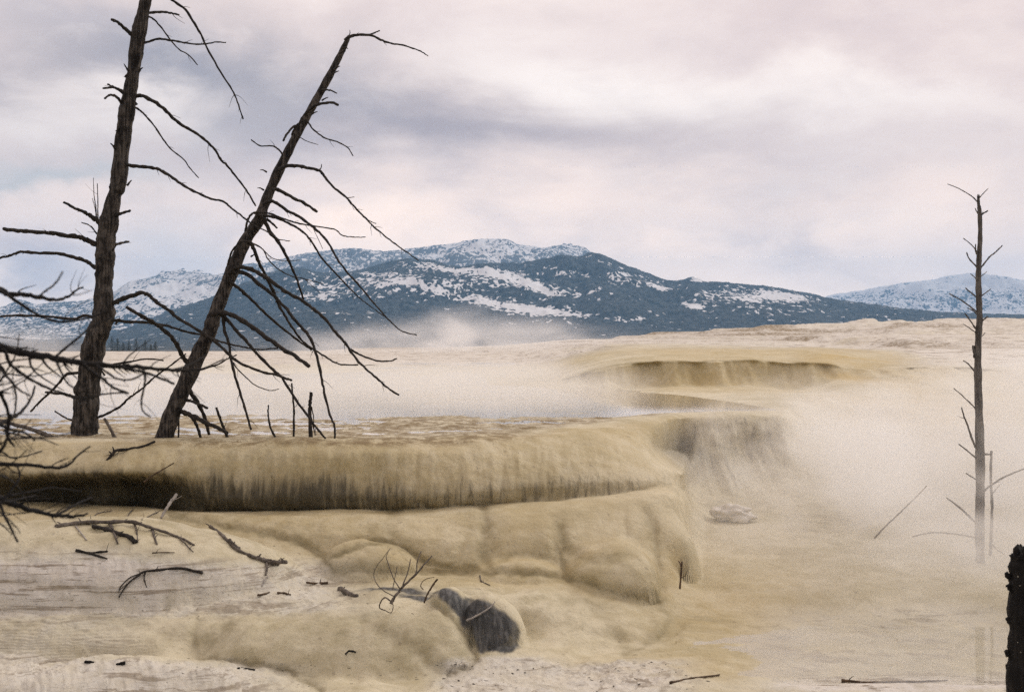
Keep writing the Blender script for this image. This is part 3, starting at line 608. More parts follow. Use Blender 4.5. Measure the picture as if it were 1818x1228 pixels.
def trunk(parent, pts, D, mat, dD=0.0, seg=26, bark=0.08, spl=None, sub=9):
    tb = Tubes(); path = smooth_path([P(a, b_, D+dD*i/(len(pts)-1)) for i, (a, b_, c_) in enumerate(pts)], sub)
    ws = smooth_path([(c_, 0, 0) for a, b_, c_ in pts], sub)
    rad = [0.47*q[0]*D/F for q in ws]
    # irregularity: knots and hollows
    rad = [r*(1+0.05*math.sin(i*0.9)+0.04*math.sin(i*0.37+2)) for i, r in enumerate(rad)]
    tb.tube(path, rad, seg, 0.035, bark)
    if spl:   # splintered break at the top
        top = np.array(path[-1]); dr = np.array(path[-1])-np.array(path[-3]); dr /= np.linalg.norm(dr); r = rad[-1]
        for k in range(spl):
            an = 2*math.pi*k/spl+random.random()*0.5; o_ = np.array([math.cos(an), math.sin(an), 0])*r*0.62
            h = r*random.uniform(0.25, 1.1)*(1.6 if r < 0.05 else 0.7)
            tb.tube([top+o_-dr*r*0.8, top+o_*0.95+dr*h*0.5, top+o_*0.9+dr*h], [r*0.36, r*0.26, r*0.03], 5, 0.2)
    return tb.build('trunk', mat, parent)

# ------------------------------------------------------------------ left dead tree
D1 = 15.25
T1 = thing('dead_tree', 'thick upright dead tree at the left, its top cut off by the picture edge', 'dead tree', loc=(0, 0, 0))
trunk(T1, [(150,786,58),(150,776,53),(151,747,47),(154,698,48),(156,692,45),(162,650,41),(169,607,42),(184,564,40),(184,521,34),(186,478,33),(188,435,35),(193,400,35),(203,350,27),(210,326,29),(217,260,29),(226,195,28),(237,130,24),(246,65,27),(259,0,22),(272,-70,19),(288,-150,16),(304,-235,11),(312,-280,8)], D1, M_snag, spl=5)
L1 = [
 ([(262,-30),(285,-18),(305,0),(329,18),(345,42),(357,62),(368,86),(391,127),(412,160),(421,180),(432,212)], 6, 2.5, 0.6, 5),
 ([(262,24),(280,22),(293,22),(305,24),(318,27)], 5, 3.5, 0.3, 2),
 ([(240,70),(234,62),(225,54),(212,42),(198,35)], 9, 5, -0.3, 0),
 ([(262,30),(272,34),(287,50),(303,72),(318,88),(335,98),(351,116)], 3.5, 2, 0.5, 2),
 ([(250,77),(262,75),(280,70),(303,72),(326,76),(349,79),(368,78),(384,75),(401,76)], 5, 2, -0.6, 4),
 ([(224,172),(215,161),(202,155),(191,150)], 7, 3, 0.2, 0),
 ([(224,170),(213,161),(204,156),(195,156),(183,157)], 5, 3.5, -0.3, 1),
 ([(220,190),(213,179),(205,171),(195,169),(186,175)], 6.5, 3.5, -0.4, 1),
 ([(232,176),(243,171),(251,170),(274,181),(293,195),(309,212),(329,226),(347,236),(365,249),(381,265),(391,282),(407,298),(423,319),(440,342),(454,366)], 8, 3, 0.9, 7),
 ([(234,190),(244,193),(257,204),(277,228),(293,252),(306,267),(326,283),(339,301),(353,316)], 4, 1.8, 0.6, 3),
 ([(206,308),(214,297),(225,293),(248,296),(270,298),(283,301),(303,313),(326,329),(349,342),(375,353),(396,358),(412,370),(436,389),(456,403),(479,414),(495,425),(515,428)], 8, 1.5, -0.9, 7),
 ([(190,402),(174,393),(162,384),(151,377),(134,370),(113,359)], 11, 4, -0.3, 2),
 ([(178,420),(171,413),(160,401),(145,395)], 4, 2, 0.3, 1),
 ([(182,440),(168,433),(151,425),(137,420),(108,417),(86,413),(51,411),(29,410),(6,406)], 10, 6, -0.8, 3),
 ([(182,482),(168,474),(154,464),(131,457),(108,451),(71,449),(37,447),(17,454),(0,458),(-24,466)], 8, 4, 0.6, 4),
 ([(200,387),(210,381),(218,378),(231,374)], 7, 4, -0.3, 0),
 ([(196,436),(205,434),(217,431),(229,429)], 6, 4, 0.3, 1),
 ([(190,541),(202,538),(217,531),(237,524),(254,520),(265,525),(279,537),(299,550),(316,564),(337,577),(376,601),(402,625),(421,641),(448,654),(474,662),(493,666),(518,675)], 9, 4, -1.0, 8),
 ([(185,573),(200,569),(228,571),(257,572),(274,574),(299,579),(328,588),(356,594),(379,602),(402,609),(428,615),(457,620),(493,618)], 7, 2.5, -0.7, 6),
 ([(150,716),(135,708),(129,704),(114,699),(98,698),(81,696)], 8, 4, 0.8, 2),
 ([(165,745),(176,740),(195,732),(215,720),(228,707),(251,691),(274,670),(306,646),(330,628)], 5.5, 2.5, -0.5, 5),
 ([(150,752),(140,748),(120,743),(98,730)], 4.5, 3, 0.4, 0),
 ([(190,650),(176,651),(200,647),(230,642),(262,637),(290,640)], 5, 2.5, -0.4, 3),
 ([(172,565),(150,560),(131,566),(86,562),(37,560),(0,562),(-20,565)], 6, 4, 1.5, 3),
 ([(160,660),(120,664),(105,680),(91,694),(70,714),(55,730)], 6, 4, 1.2, 3),
]
for p_, a_, b_, dd, tw in L1: limb(T1, p_, a_, b_, D1, dd, twigs=tw)
limb(T1, [(176,400),(174,388),(174,360),(173,326)], 3, 1.5, D1, 0.1, extra=[([(172,388),(170,365),(167,345),(166,316)], 2.4, 1), ([(171,388),(169,370),(164,352)], 2, 1)], twigs=3)
for (a, b0) in ((228,120),(222,132),(246,123),(207,228),(204,258),(243,180),(226,324),(199,440),(205,570),(186,660)):   # torn stubs and bark splinters
    s_ = 1 if a > 1818*(0.0) and random.random() < .5 else -1
    limb(T1, [(a, b0+6), (a+4*s_, b0), (a+8*s_, b0-random.uniform(2, 7))], 5, 1.5, D1-0.08, 0, name='stub', crook=0.1)
# ------------------------------------------------------------------ leaning dead tree
D2 = 14.95
T2 = thing('dead_tree', 'thin dead tree leaning right with drooping bare branches, standing in the hot pool', 'dead tree')
trunk(T2, [(287,792,40),(292,778,34),(308,729,30),(330,680,31),(357,620,28),(372,590,27),(381,560,26),(407,495,25),(435,430,23),(460,391,22),(469,365,20),(492,310,18.5),(516,261,17),(535,225,16),(552,195,15.5),(584,137,14),(604,98,12.5),(615,75,9),(620,65,7)], D2, M_snag, dD=0.5, bark=0.06, spl=3)
L2 = [
 ([(613,72),(620,66),(633,63),(656,62.5),(676,71),(692,77),(715,81),(738,88),(752,94),(760,100)], 6.5, 1.8, 0.7, 2, [([(656,62.5),(664,59),(674,55)], 3.5, 2.5), ([(619,68),(621,60),(621,54)], 3, 1)]),
 ([(570,160),(578,160),(588,161),(598,166)], 4, 2.5, 0.2, 0),
 ([(541,205),(548,197),(562,187),(578,183),(593,183),(600,187)], 6.5, 4.5, -0.4, 1),
 ([(519,240),(521,233),(529,221),(542,214),(547,218),(558,232),(578,246),(598,252),(617,262),(627,277)], 5, 1.8, -0.6, 5),
 ([(527,224),(521,225),(510,238),(503,250)], 5, 3.5, -0.3, 0),
 ([(522,238),(528,241),(545,251),(565,257)], 2, 1.2, 0.2, 0),
 ([(500,284),(501,274),(493,264),(482,259),(461,259),(446,248)], 4, 2, -0.3, 2),
 ([(495,302),(503,298),(510,295),(532,295),(549,299),(567,303),(578,316),(591,331),(614,350),(630,368),(650,389),(675,412),(697,429),(723,448),(743,463)], 8, 1.8, -0.9, 7, [([(567,303),(570,298),(571,292)], 3, 1.5), ([(648,387),(660,394),(668,397)], 2, 1.5), ([(614,351),(622,351),(629,350)], 2, 1.2)]),
 ([(483,338),(490,336),(497,338),(516,349),(539,360),(563,376)], 8, 5, 0.6, 1),
 ([(470,362),(478,358),(490,360),(510,374),(531,385),(557,404),(580,427),(596,455),(613,479),(639,508),(658,531),(675,551),(697,574),(714,588),(740,595)], 7, 1.8, -1.0, 7, [([(554,401),(563,420),(573,442)], 1.5, 1)]),
 ([(436,410),(437,404),(440,391),(447,380),(460,377),(482,380),(502,388),(528,396),(554,401),(593,407),(606,417),(626,421),(649,421)], 5, 1.6, -0.5, 4),
 ([(458,384),(469,383),(489,386),(512,396),(538,412),(554,430),(570,456),(590,479),(609,499),(629,520),(645,534),(665,549),(690,567)], 6, 1.5, 0.7, 6),
 ([(460,384),(468,388),(479,411),(495,430),(508,453),(518,476),(528,499),(539,531)], 9, 3.5, 0.5, 5, [([(473,388),(482,396),(492,405)], 5.5, 3.5)]),
 ([(440,430),(445,432),(451,443),(460,466),(473,492),(489,525),(495,541),(508,564),(525,590),(541,609),(561,622),(587,639),(606,647),(636,647)], 8, 2.8, 0.9, 8),
 ([(405,470),(407,460),(414,443),(427,430),(443,430),(466,442),(476,460),(492,476),(515,489),(541,495),(574,504)], 4.5, 1.4, -0.7, 5, [([(466,442),(480,456),(489,460),(508,463),(533,462)], 2, 1.2), ([(541,495),(555,508),(568,520)], 1.4, 1)]),
 ([(407,485),(414,478),(427,474),(447,478),(466,489),(486,502),(508,518),(535,533),(557,549),(580,569),(596,590),(613,609),(626,629),(645,650),(668,671),(688,688),(708,701)], 9, 3, -1.1, 9, [([(622,620),(634,627),(645,632),(668,640),(691,641),(705,636)], 4.5, 2.5)]),
 ([(412,484),(420,482),(440,487),(460,504),(482,521),(505,544),(525,570),(548,596),(561,626),(569,660),(576,697),(586,736),(594,756),(594,778)], 9, 3.5, -0.5, 8),
 ([(406,500),(414,505),(430,517),(453,538),(476,561),(502,583),(528,603),(554,621)], 7, 3.5, 0.7, 5),
 ([(374,560),(381,556),(401,556),(424,565),(450,582),(476,601),(502,619),(528,635),(549,650)], 10, 6.5, -0.8, 4),
 ([(390,558),(396,562),(399,587),(406,609),(411,642),(420,675),(429,705),(437,733),(446,762)], 7, 4, -0.6, 5),
 ([(393,560),(401,564),(420,587),(440,609),(463,635),(489,660),(500,670),(526,710),(545,736),(561,758),(578,778)], 7.5, 4, -0.4, 9),
 ([(340,650),(328,638),(322,629),(314,612),(302,595),(285,581),(265,568),(242,555),(225,545)], 9, 6, -0.7, 4, [([(265,568),(254,566),(246,560)], 3, 1.5)]),
 ([(328,686),(335,693),(350,713),(360,732),(369,762),(372,778)], 10, 5, 0.4, 1),
 ([(315,708),(327,710),(343,713),(368,724)], 7, 4.5, -0.3, 2),
 ([(300,734),(306,727),(317,728),(340,737),(360,747),(382,757),(404,768)], 12, 6, -0.4, 4, [([(340,739),(346,748),(352,762),(357,780)], 7, 5)]),
 ([(411,640),(421,654),(434,667),(454,684),(480,693),(495,690)], 3, 1.5, 0.4, 2),
 ([(312,735),(317,745),(317,780)], 4, 3, -0.1, 1),
 ([(340,664),(359,655),(385,648),(402,638),(420,630)], 4, 2, -0.5, 4),
]
for q in L2: limb(T2, q[0], q[1], q[2], D2+0.1, q[3], twigs=q[4], extra=q[5] if len(q) > 5 else ())
for (a, b0, s_) in ((610,84,1),(606,92,1),(596,120,1),(594,128,1),(575,175,1),(556,200,1),(470,302,-1),(465,334,-1),(449,452,1),(430,440,1),(395,520,-1)):
    limb(T2, [(a-4*s_, b0+4), (a+3*s_, b0), (a+8*s_, b0+random.uniform(-3, 4))], 3.5, 1.2, D2+0.3, 0, name='stub', crook=0.1)

# ------------------------------------------------------------------ sticks standing in the hot pool
def stick(name, label, cat, pts, w0, w1, D, dD=0.0, mat=None, group=None, tw=1, extra=()):
    o = limb(None, pts, w0, w1, D, dD, mat=mat or M_branch, name=name, twigs=tw, extra=extra)
    return tag(o, label, cat, group)
stick('stick', 'short curved stick standing alone in the pool edge, bent left at its top', 'stick', [(493,784),(480,758),(476,732),(477,719)], 5, 2.5, 14.95, 0.1)
stick('stick', 'thin straight dark stick upright in the pool left of the thicker post-like stick', 'stick', [(521,781),(522,740),(521,713),(518,680)], 5, 3, 15.0, 0.1)
stick('stick', 'thickest upright stick in the pool, blunt top, a thin twig beside it', 'stick', [(552,782),(550,732),(551,712),(553,696)], 8, 6, 15.0, 0.1, extra=[([(551,735),(556,755),(560,775)], 3, 2), ([(553,722),(557,742),(556,760)], 2.5, 1.5)])
stick('stick', 'slanting stick in the pool just right of the leaning tree base', 'stick', [(404,779),(398,762),(392,745),(384,723)], 6.5, 4.5, 15.0, -0.1)
stick('stick', 'short slanted stick in the water between the two large dead trees', 'stick', [(207,782),(198,765),(190,750),(186,743)], 7.5, 5, 15.0, 0.1, mat=M_drift)
stick('fallen_branch', 'thick fallen branch resting on the pool rim left of the upright tree', 'branch', [(108,783),(88,774),(68,766),(40,757),(13,750),(-25,738)], 10, 6, 14.9, 0.6, tw=4, mat=M_drift)
stick('fallen_branch', 'crooked dark branch hanging over the ochre rim below the leaning tree', 'branch', [(276,783),(254,792),(228,797),(206,800),(199,807),(185,824),(169,843)], 4, 6.5, 14.45, -0.35, tw=5, extra=[([(202,803),(202,797),(200,793)], 4, 2), ([(199,806),(193,800)], 3, 2)])
stick('stick', 'thin diagonal twig against the black hollow under the rim', 'stick', [(256,856),(266,847),(280,838),(296,829),(309,821)], 3.5, 2, 13.9, 0.1, mat=M_brown, tw=2)
stick('stick', 'short bleached white stick propped upright in front of the black hollow', 'stick', [(286,920),(293,907),(300,896),(307,886),(314,877)], 5, 6, 13.5, 0.2, mat=M_pale, tw=1)

# ------------------------------------------------------------------ wood lying on the foreground mounds
def lying(name, label, cat, pts, w0, w1, mat, extra=(), tw=1, up=0.35, group=None, sub=5):
    tb = Tubes()
    def put(pts, w0, w1, hs=None):
        Q = []
        for i, p in enumerate(pts):
            q = on(p[0], p[1]); rr = 0.5*w0*q.y/F
            k = up*rr
            q = Vector(P(p[0], p[1], q.y-0.03)); q.z += k; Q.append(np.array(q))
        # keep distances smooth so the piece stays straight
        Dm = np.array([q[1] for q in Q]); 
        if len(Q) > 2: 
            co_ = np.polyfit(range(len(Q)), Dm, 1); Dm2 = np.polyval(co_, range(len(Q))); Dm2 = np.minimum(Dm2, Dm)
            Q = [np.array(P(p[0], p[1], dd)) for p, dd in zip(pts, Dm2)]
        path = smooth_path(Q, sub); n = len(path)
        rad = [0.5*(w0+(w1-w0)*i/(n-1))*path[i][1]/F*(1+0.12*math.sin(i*1.3)) for i in range(n)]
        tb.tube(path, rad, 7, 0.2)
        for k in range(tw):
            i = random.randint(1, n-2); p = np.array(path[i]); L = random.uniform(6, 16)*p[1]/F
            e = p+np.array([random.uniform(-1, 1), random.uniform(-.4, .3), random.uniform(0.1, 1)])*L
            tb.tube([p, (p+e)/2+np.array([0, 0, L*0.1]), e], [rad[i]*0.4, rad[i]*0.3, rad[i]*0.15], 4, 0.1)
    put(pts, w0, w1)
    for e in extra: put(*e)
    o = tb.build(name, mat); return tag(o, label, cat, group)
lying('fallen_branch', 'long arched grey branch with leg-like side shoots on the left mound', 'branch', [(100,934),(130,929),(156,927),(195,926),(235,926),(261,934),(293,944),(326,957),(344,967)], 8, 4, M_drift, tw=8,
      extra=[([(195,928),(202,943),(209,964)], 6, 3), ([(240,928),(243,946),(245,962)], 3, 2), ([(270,938),(274,952),(279,966)], 5, 3), ([(320,955),(332,968),(343,979)], 3, 2), ([(160,926),(172,912),(200,906)], 3, 1.5), ([(222,925),(232,908),(245,898)], 3, 1.5), ([(250,928),(268,914),(290,905)], 3, 1.5)])
lying('fallen_branch', 'stubby black branch tucked under the long arched grey branch', 'branch', [(165,934),(185,938),(208,946),(228,952),(240,962)], 7, 9, M_branch, tw=3)
lying('fallen_branch', 'broken forked driftwood with a pale left end, lying down the mound', 'driftwood', [(373,934),(385,942),(396,951),(416,972),(442,985),(469,994),(488,997),(508,997)], 6, 7, M_drift, tw=4,
      extra=[([(455,990),(475,996),(495,1000)], 10, 8), ([(473,999),(474,1008),(472,1020)], 5, 3), ([(405,958),(415,967),(424,975)], 9, 8)])
lying('stick', 'short bleached stick below the forked driftwood, pointing down left', 'stick', [(476,1022),(470,1030),(465,1040)], 3, 2, M_pale, tw=2)
lying('fallen_branch', 'slim black branch arching down to a fan of fine twigs', 'branch', [(360,1016),(340,1012),(317,1008),(284,1011),(257,1014),(244,1022),(231,1032),(220,1045),(211,1060)], 6, 2, M_branch, tw=2,
      extra=[([(257,1015),(232,1024),(215,1040),(211,1050)], 2.5, 1.5), ([(250,1018),(228,1034),(212,1047)], 2, 1.2), ([(258,1015),(256,1028),(261,1042)], 3, 1.5)])
lying('stick', 'small forked dark stick on the left mound above the slim black branch', 'stick', [(135,976),(158,981),(176,979),(191,978)], 5, 3, M_branch, extra=[([(158,981),(174,986),(190,991)], 5, 3)])
lying('stick', 'thin bleached stick slanting below the arched grey branch', 'stick', [(134,933),(142,943),(154,958)], 2.5, 2.5, M_pale, tw=0)
lying('stick', 'short thin twig lying flat on the mound beside the arched branch tip', 'stick', [(270,981),(290,980),(310,980)], 2.5, 1.5, M_brown, tw=1)
lying('stick', 'little knobbed twig where the left mound ends', 'stick', [(544,1033),(556,1035),(568,1035),(582,1034)], 3.5, 5, M_brown, tw=1)
lying('wood_chunk', 'stubby grey wood chunk left of the dark gully', 'driftwood', [(604,1045),(612,1049),(622,1055),(633,1058)], 10, 8, M_drift, tw=2)
lying('stick', 'small reddish brown chip of bark on the crust left of the wood chunk', 'stick', [(457,1056),(468,1054),(478,1051)], 4, 3, M_brown, tw=0)
lying('stick', 'flat brown twig lying right of the small bark chip', 'stick', [(492,1052),(504,1052),(516,1055)], 4.5, 3, M_brown, tw=1)
lying('stick', 'pale curved stick lying across the black dome', 'stick', [(828,1101),(845,1093),(862,1083),(873,1075),(879,1067)], 4, 2, M_pale, tw=1)
lying('stick', 'small pale crooked twig behind the black dome on the ochre slope', 'stick', [(852,1021),(854,1030),(860,1034),(870,1038)], 2.5, 1.8, M_drift, tw=1)
lying('bark_chip', 'black bent bark chip on the broad central mound', 'bark chip', [(613,1161),(619,1155),(624,1155),(632,1157)], 3, 4, M_char, tw=0)
lying('bark_chip', 'black bark chip at the bottom left beneath the mound crease, left of its twin', 'bark chip', [(152,1174),(159,1174),(166,1175)], 6, 4, M_char, tw=0)
lying('bark_chip', 'oval black bark chip at the foot of the left mound, right of its twin', 'bark chip', [(207,1179),(214,1177),(222,1176)], 5, 6, M_char, tw=0)
lying('bark_chip', 'long thin black bark chip on the white crust at the bottom', 'bark chip', [(423,1185),(436,1186),(452,1188)], 3.5, 3, M_char, tw=0)
lying('stick', 'dark brown stick lying on the shore, left of the long thin one', 'stick', [(1190,1211),(1210,1207),(1230,1203),(1255,1200),(1277,1197)], 5, 3, M_brown, tw=1)
lying('stick', 'long thin stick along the water edge at the bottom right', 'stick', [(1494,1207),(1515,1209),(1540,1211),(1575,1210),(1613,1209),(1650,1208),(1682,1207)], 6, 2, M_brown, tw=2)
stick('stick', 'small upright dark twig on the yellow slope right of the tiered ledge', 'stick', [(1207,1045),(1209,1020),(1211,996)], 4, 3, 12.9, 0, tw=1, mat=M_brown, extra=[([(1210,1006),(1207,999),(1204,995)], 3, 2)])
stick('stick', 'long thin stick slanting up through the steam left of the slender tree', 'stick', [(1552,955),(1575,931),(1598,909),(1622,886),(1645,862)], 3.5, 2, 14.9, 0.2, tw=1, mat=M_drift)
# pale twig cluster on the central mound
tw = thing('dead_twig', 'grey forked dead twig sprouting beside the black dome', 'twig')
Dw = 11.3
for p_, a_, b_ in (([(694,1071),(700,1060),(714,1042),(738,1019),(752,1003),(767,986)], 7, 2.5), ([(714,1042),(716,1036),(724,1015),(729,992)], 3.5, 1.8), ([(738,1019),(740,1009),(741,996),(748,978)], 3, 1.8),
                 ([(710,1046),(709,1043),(698,1025),(688,996),(686,986),(693,972)], 3, 1.2), ([(700,1058),(680,1047),(667,1032),(664,1015),(672,1000),(681,989),(688,978)], 2.2, 1.0), ([(697,1046),(700,1030),(704,1012),(705,1004)], 2, 1),
                 ([(695,1068),(684,1060),(676,1068),(674,1078),(684,1083),(694,1087),(698,1078),(697,1070)], 3, 1.4)):
    limb(tw, p_, a_, b_, Dw, 0.1, mat=M_drift, twigs=1, twig_len=(4, 9))
tw = thing('dead_twig', 'short brown twig with a small hoop at the top of the black dome', 'twig')
for p_, a_, b_ in (([(753,1070),(758,1056),(764,1045),(770,1036),(777,1027)], 3, 4), ([(752,1046),(747,1040),(750,1032),(759,1026),(771,1024)], 2, 1.2)):
    limb(tw, p_, a_, b_, 11.35, 0.05, mat=M_brown)

# ------------------------------------------------------------------ slender tree in the steam
D3 = 14.9
T3 = thing('dead_tree', 'slender pale dead tree rising out of the steam at the right', 'dead tree')
trunk(T3, [(1742,1010,19),(1740,995,16),(1739,929,17),(1740,850,17),(1739,770,16),(1737,700,14.5),(1736,642,13),(1737,593,12),(1739,567,11.5),(1738,534,11),(1737,495,10.5),(1738,463,9.5),(1740,417,8.5),(1739,378,7.5),(1737,360,5.5),(1737,348,5)], D3, M_ghost, seg=14, spl=3)
L3 = [([(1736,360),(1728,351),(1715,342),(1700,334),(1682,327)], 2.5, 1.2), ([(1738,352),(1746,343),(1754,335)], 2, 1.2), ([(1739,382),(1736,380),(1731,370)], 3, 1.5), ([(1740,384),(1744,380),(1754,374)], 4, 2.5),
 ([(1737,452),(1734,447),(1725,435),(1710,423)], 3, 1.5), ([(1736,455),(1732,447),(1732,434)], 3, 2), ([(1736,478),(1733,473),(1721,460),(1716,448)], 3.5, 2), ([(1740,477),(1743,473),(1757,456),(1768,447),(1779,436)], 3.5, 2.2),
 ([(1740,492),(1746,487),(1752,482)], 2.2, 1.2), ([(1735,498),(1730,492),(1723,486)], 2.5, 1.5), ([(1740,528),(1743,525),(1752,518),(1759,513)], 3, 1.5), ([(1736,530),(1731,525),(1721,517),(1714,511)], 3.2, 2),
 ([(1736,555),(1731,551),(1708,534),(1685,521)], 3.5, 1.8), ([(1736,560),(1728,552),(1718,547)], 3, 1.6), ([(1736,588),(1731,582),(1721,567),(1713,556)], 3.5, 2), ([(1734,592),(1722,583),(1710,575)], 2.2, 1.2), ([(1742,571),(1748,566),(1753,562)], 3.2, 2.5),
 ([(1731,635),(1729,622),(1728,613)], 6, 5), ([(1733,664),(1729,658),(1718,645),(1710,640)], 3.2, 2), ([(1734,728),(1727,720),(1708,702),(1693,689)], 3, 1.5), ([(1734,795),(1729,788),(1718,756),(1711,738),(1707,723)], 5, 2.2),
 ([(1735,815),(1729,810),(1715,798),(1702,788)], 3.5, 2), ([(1735,852),(1728,848),(1715,840)], 3, 2), ([(1745,875),(1749,869),(1774,851),(1795,841),(1822,830)], 4.5, 2.5), ([(1735,932),(1730,925),(1704,901),(1680,883)], 5, 2.5),
 ([(1735,956),(1728,953),(1692,947),(1653,945),(1620,952)], 4.5, 2), ([(1743,806),(1752,806),(1760,806)], 4, 3), ([(1741,598),(1746,594),(1749,590)], 2, 1.2)]
for p_, a_, b_ in L3: limb(T3, p_, a_, b_, D3, random.uniform(-0.3, 0.3), mat=M_ghost, twigs=1 if b_ > 2 else 0, twig_len=(4, 10))
sp = thing('dead_sapling', 'thin leafless sapling stem right against the slender steam-veiled tree', 'sapling')
tb = Tubes(); add_limb(tb, [(1758,985),(1759,960),(1761,900),(1759,850),(1760,800)], 6, 4.5, 15.05, 0.1, seg=8, sub=6); tb.build('stem', M_ghost, sp)
limb(sp, [(1759,880),(1768,868),(1776,858)], 2.5, 1.2, 15.1, 0.1, mat=M_ghost); limb(sp, [(1760,965),(1770,975),(1782,983)], 3, 2, 15.1, 0.1, mat=M_ghost)

# ------------------------------------------------------------------ broken black trunk, near right
BT = thing('broken_trunk', 'black charred broken trunk standing close at the right picture edge', 'tree trunk')
Dn = 6.2
trunk(BT, [(1826,1900,88),(1827,1500,80),(1826,1228,75),(1826,1158,74),(1824,1099,69),(1824,1040,64),(1823,1012,68),(1824,990,60),(1824,984,60)], Dn, M_char, seg=44, bark=0.05, spl=11, sub=7)
for (a, b0, s_) in ((1790,1020,-1),(1792,1100,-1),(1790,1158,-1),(1793,1042,-1)):
    limb(BT, [(a+10, b0+10), (a+1, b0+3), (a-4, b0-4)], 16, 8, Dn, 0, mat=M_char, name='knot', crook=0.05, rough=0.3)
tb = Tubes()
for k in range(26):   # lichen flecks
    a = 1796+random.random()*20; b0 = 1010+random.random()*215
    c_ = np.array(P(a, b0, Dn)); an = math.asin(max(-0.95, min(0.95, (a-1825)/34))); c_[1] -= math.cos(an)*0.098
    tb.tube([c_, c_+np.array([0, -0.003, 0.0])], [0.0035, 0.002], 5, 0.3)
M_lich = wood('lichen', (0.25, 0.24, 0.2), (0.4, 0.38, 0.32)); tb.build('lichen', M_lich, BT)['kind'] = 'stuff'

# ------------------------------------------------------------------ near bare tree whose limbs hang into the picture at the left
NT_ = thing('bare_tree', 'black blurred bare tree close to the viewer, limbs reaching in at the left', 'bare tree')
Dq = 2.3
trunk(NT_, [(-330,3600,150),(-325,2200,135),(-310,1200,120),(-300,700,105),(-290,300,90),(-270,-200,70),(-260,-700,50)], Dq, M_near, seg=22, bark=0.1, sub=8)
LN = [
 ([(-300,560),(-150,590),(0,617),(43,627),(94,635),(143,644),(200,649),(242,651),(299,657),(328,658),(359,655),(400,638)], 20, 3.0, 0.25, 26),
 ([(-300,470),(-120,490),(0,515),(14,522),(43,523),(71,528),(100,532),(120,527),(134,517),(148,509)], 16, 3, 0.3, 8),
 ([(-20,508),(14,524),(43,544),(71,561),(105,571),(143,567),(171,560),(191,550)], 7, 3, 0.1, 8),
 ([(90,636),(97,634),(120,615),(148,592),(171,575),(197,564)], 6, 3, 0.1, 6),
 ([(5,620),(11,627),(17,644),(37,661),(63,678),(94,692),(107,696),(130,705),(163,705),(186,699),(228,697)], 7, 3, 0.2, 12),
 ([(150,646),(156,654),(182,672),(202,688),(228,698)], 7, 4.5, 0.1, 5),
 ([(215,650),(228,655),(254,660),(277,668),(309,681)], 6, 4.5, 0.1, 5),
 ([(100,638),(104,649),(111,665),(121,681),(134,690)], 4.5, 3, 0.1, 3),
 ([(254,652),(257,665),(257,681),(252,705),(252,724),(258,734),(267,740)], 5, 2.5, 0.1, 3),
 ([(170,648),(182,655),(208,672),(235,673),(257,662)], 4.5, 3, -0.1, 4),
 ([(300,657),(330,650),(362,634)], 4, 2.5, 0.1, 3),
 ([(66,529),(80,517),(94,507),(104,496),(111,483)], 4, 2.5, -0.5, 1),
 ([(-300,780),(-100,815),(0,823),(49,825),(98,830),(121,825),(140,808),(160,792)], 12, 3, 0.3, 8),
 ([(-300,830),(-80,862),(0,887),(26,896),(59,906),(98,914),(130,916),(156,911)], 20, 4, 0.3, 9),
 ([(95,913),(101,913),(121,903),(140,892),(163,883)], 6, 3.5, 0.1, 4),
 ([(-120,820),(-40,776),(0,753),(20,743),(39,729),(55,707),(62,685)], 12, 4, 0.4, 5),
 ([(-60,600),(0,649),(10,665),(23,681),(29,707),(26,735)], 7, 3, 0.2, 5),
 ([(-60,660),(-10,690),(8,712),(16,740),(12,770),(25,792)], 9, 4, 0.1, 8),
 ([(-80,720),(-20,745),(18,762),(45,768),(62,782)], 8, 3, 0.1, 8),
 ([(-60,860),(-10,812),(8,790),(16,760),(20,735)], 8, 3, -0.1, 6),
 ([(-90,640),(-30,640),(0,655),(30,688),(52,702)], 6, 3, -0.2, 6),
 ([(0,890),(8,915),(20,938),(32,962)], 5, 3.5, 0.0, 3),
 ([(-60,930),(-10,905),(20,870),(35,845),(30,825)], 6, 3, 0.1, 5),
 ([(-90,760),(0,800),(20,812),(50,808),(75,800)], 5, 2.5, 0.3, 6),
]
for k in range(26):   # fine tangle of side shoots
    x, y = random.uniform(-90, 25), random.uniform(600, 930); up_ = random.choice((-1, 1)); L = random.uniform(50, 150); q = [(x, y)]; an = random.uniform(-0.5, 0.5)
    for j in range(5):
        an += up_*random.uniform(-0.05, 0.32); q.append((q[-1][0]+L/5*math.cos(an), q[-1][1]-L/5*math.sin(an)))
    LN.append((q, random.uniform(2.5, 5), 1.6, random.uniform(-0.3, 0.6), 6))
for p_, a_, b_, dd, tw_ in LN: limb(NT_, p_, a_, b_, Dq, dd, mat=M_near, twigs=tw_, twig_len=(18, 75), seg=8)

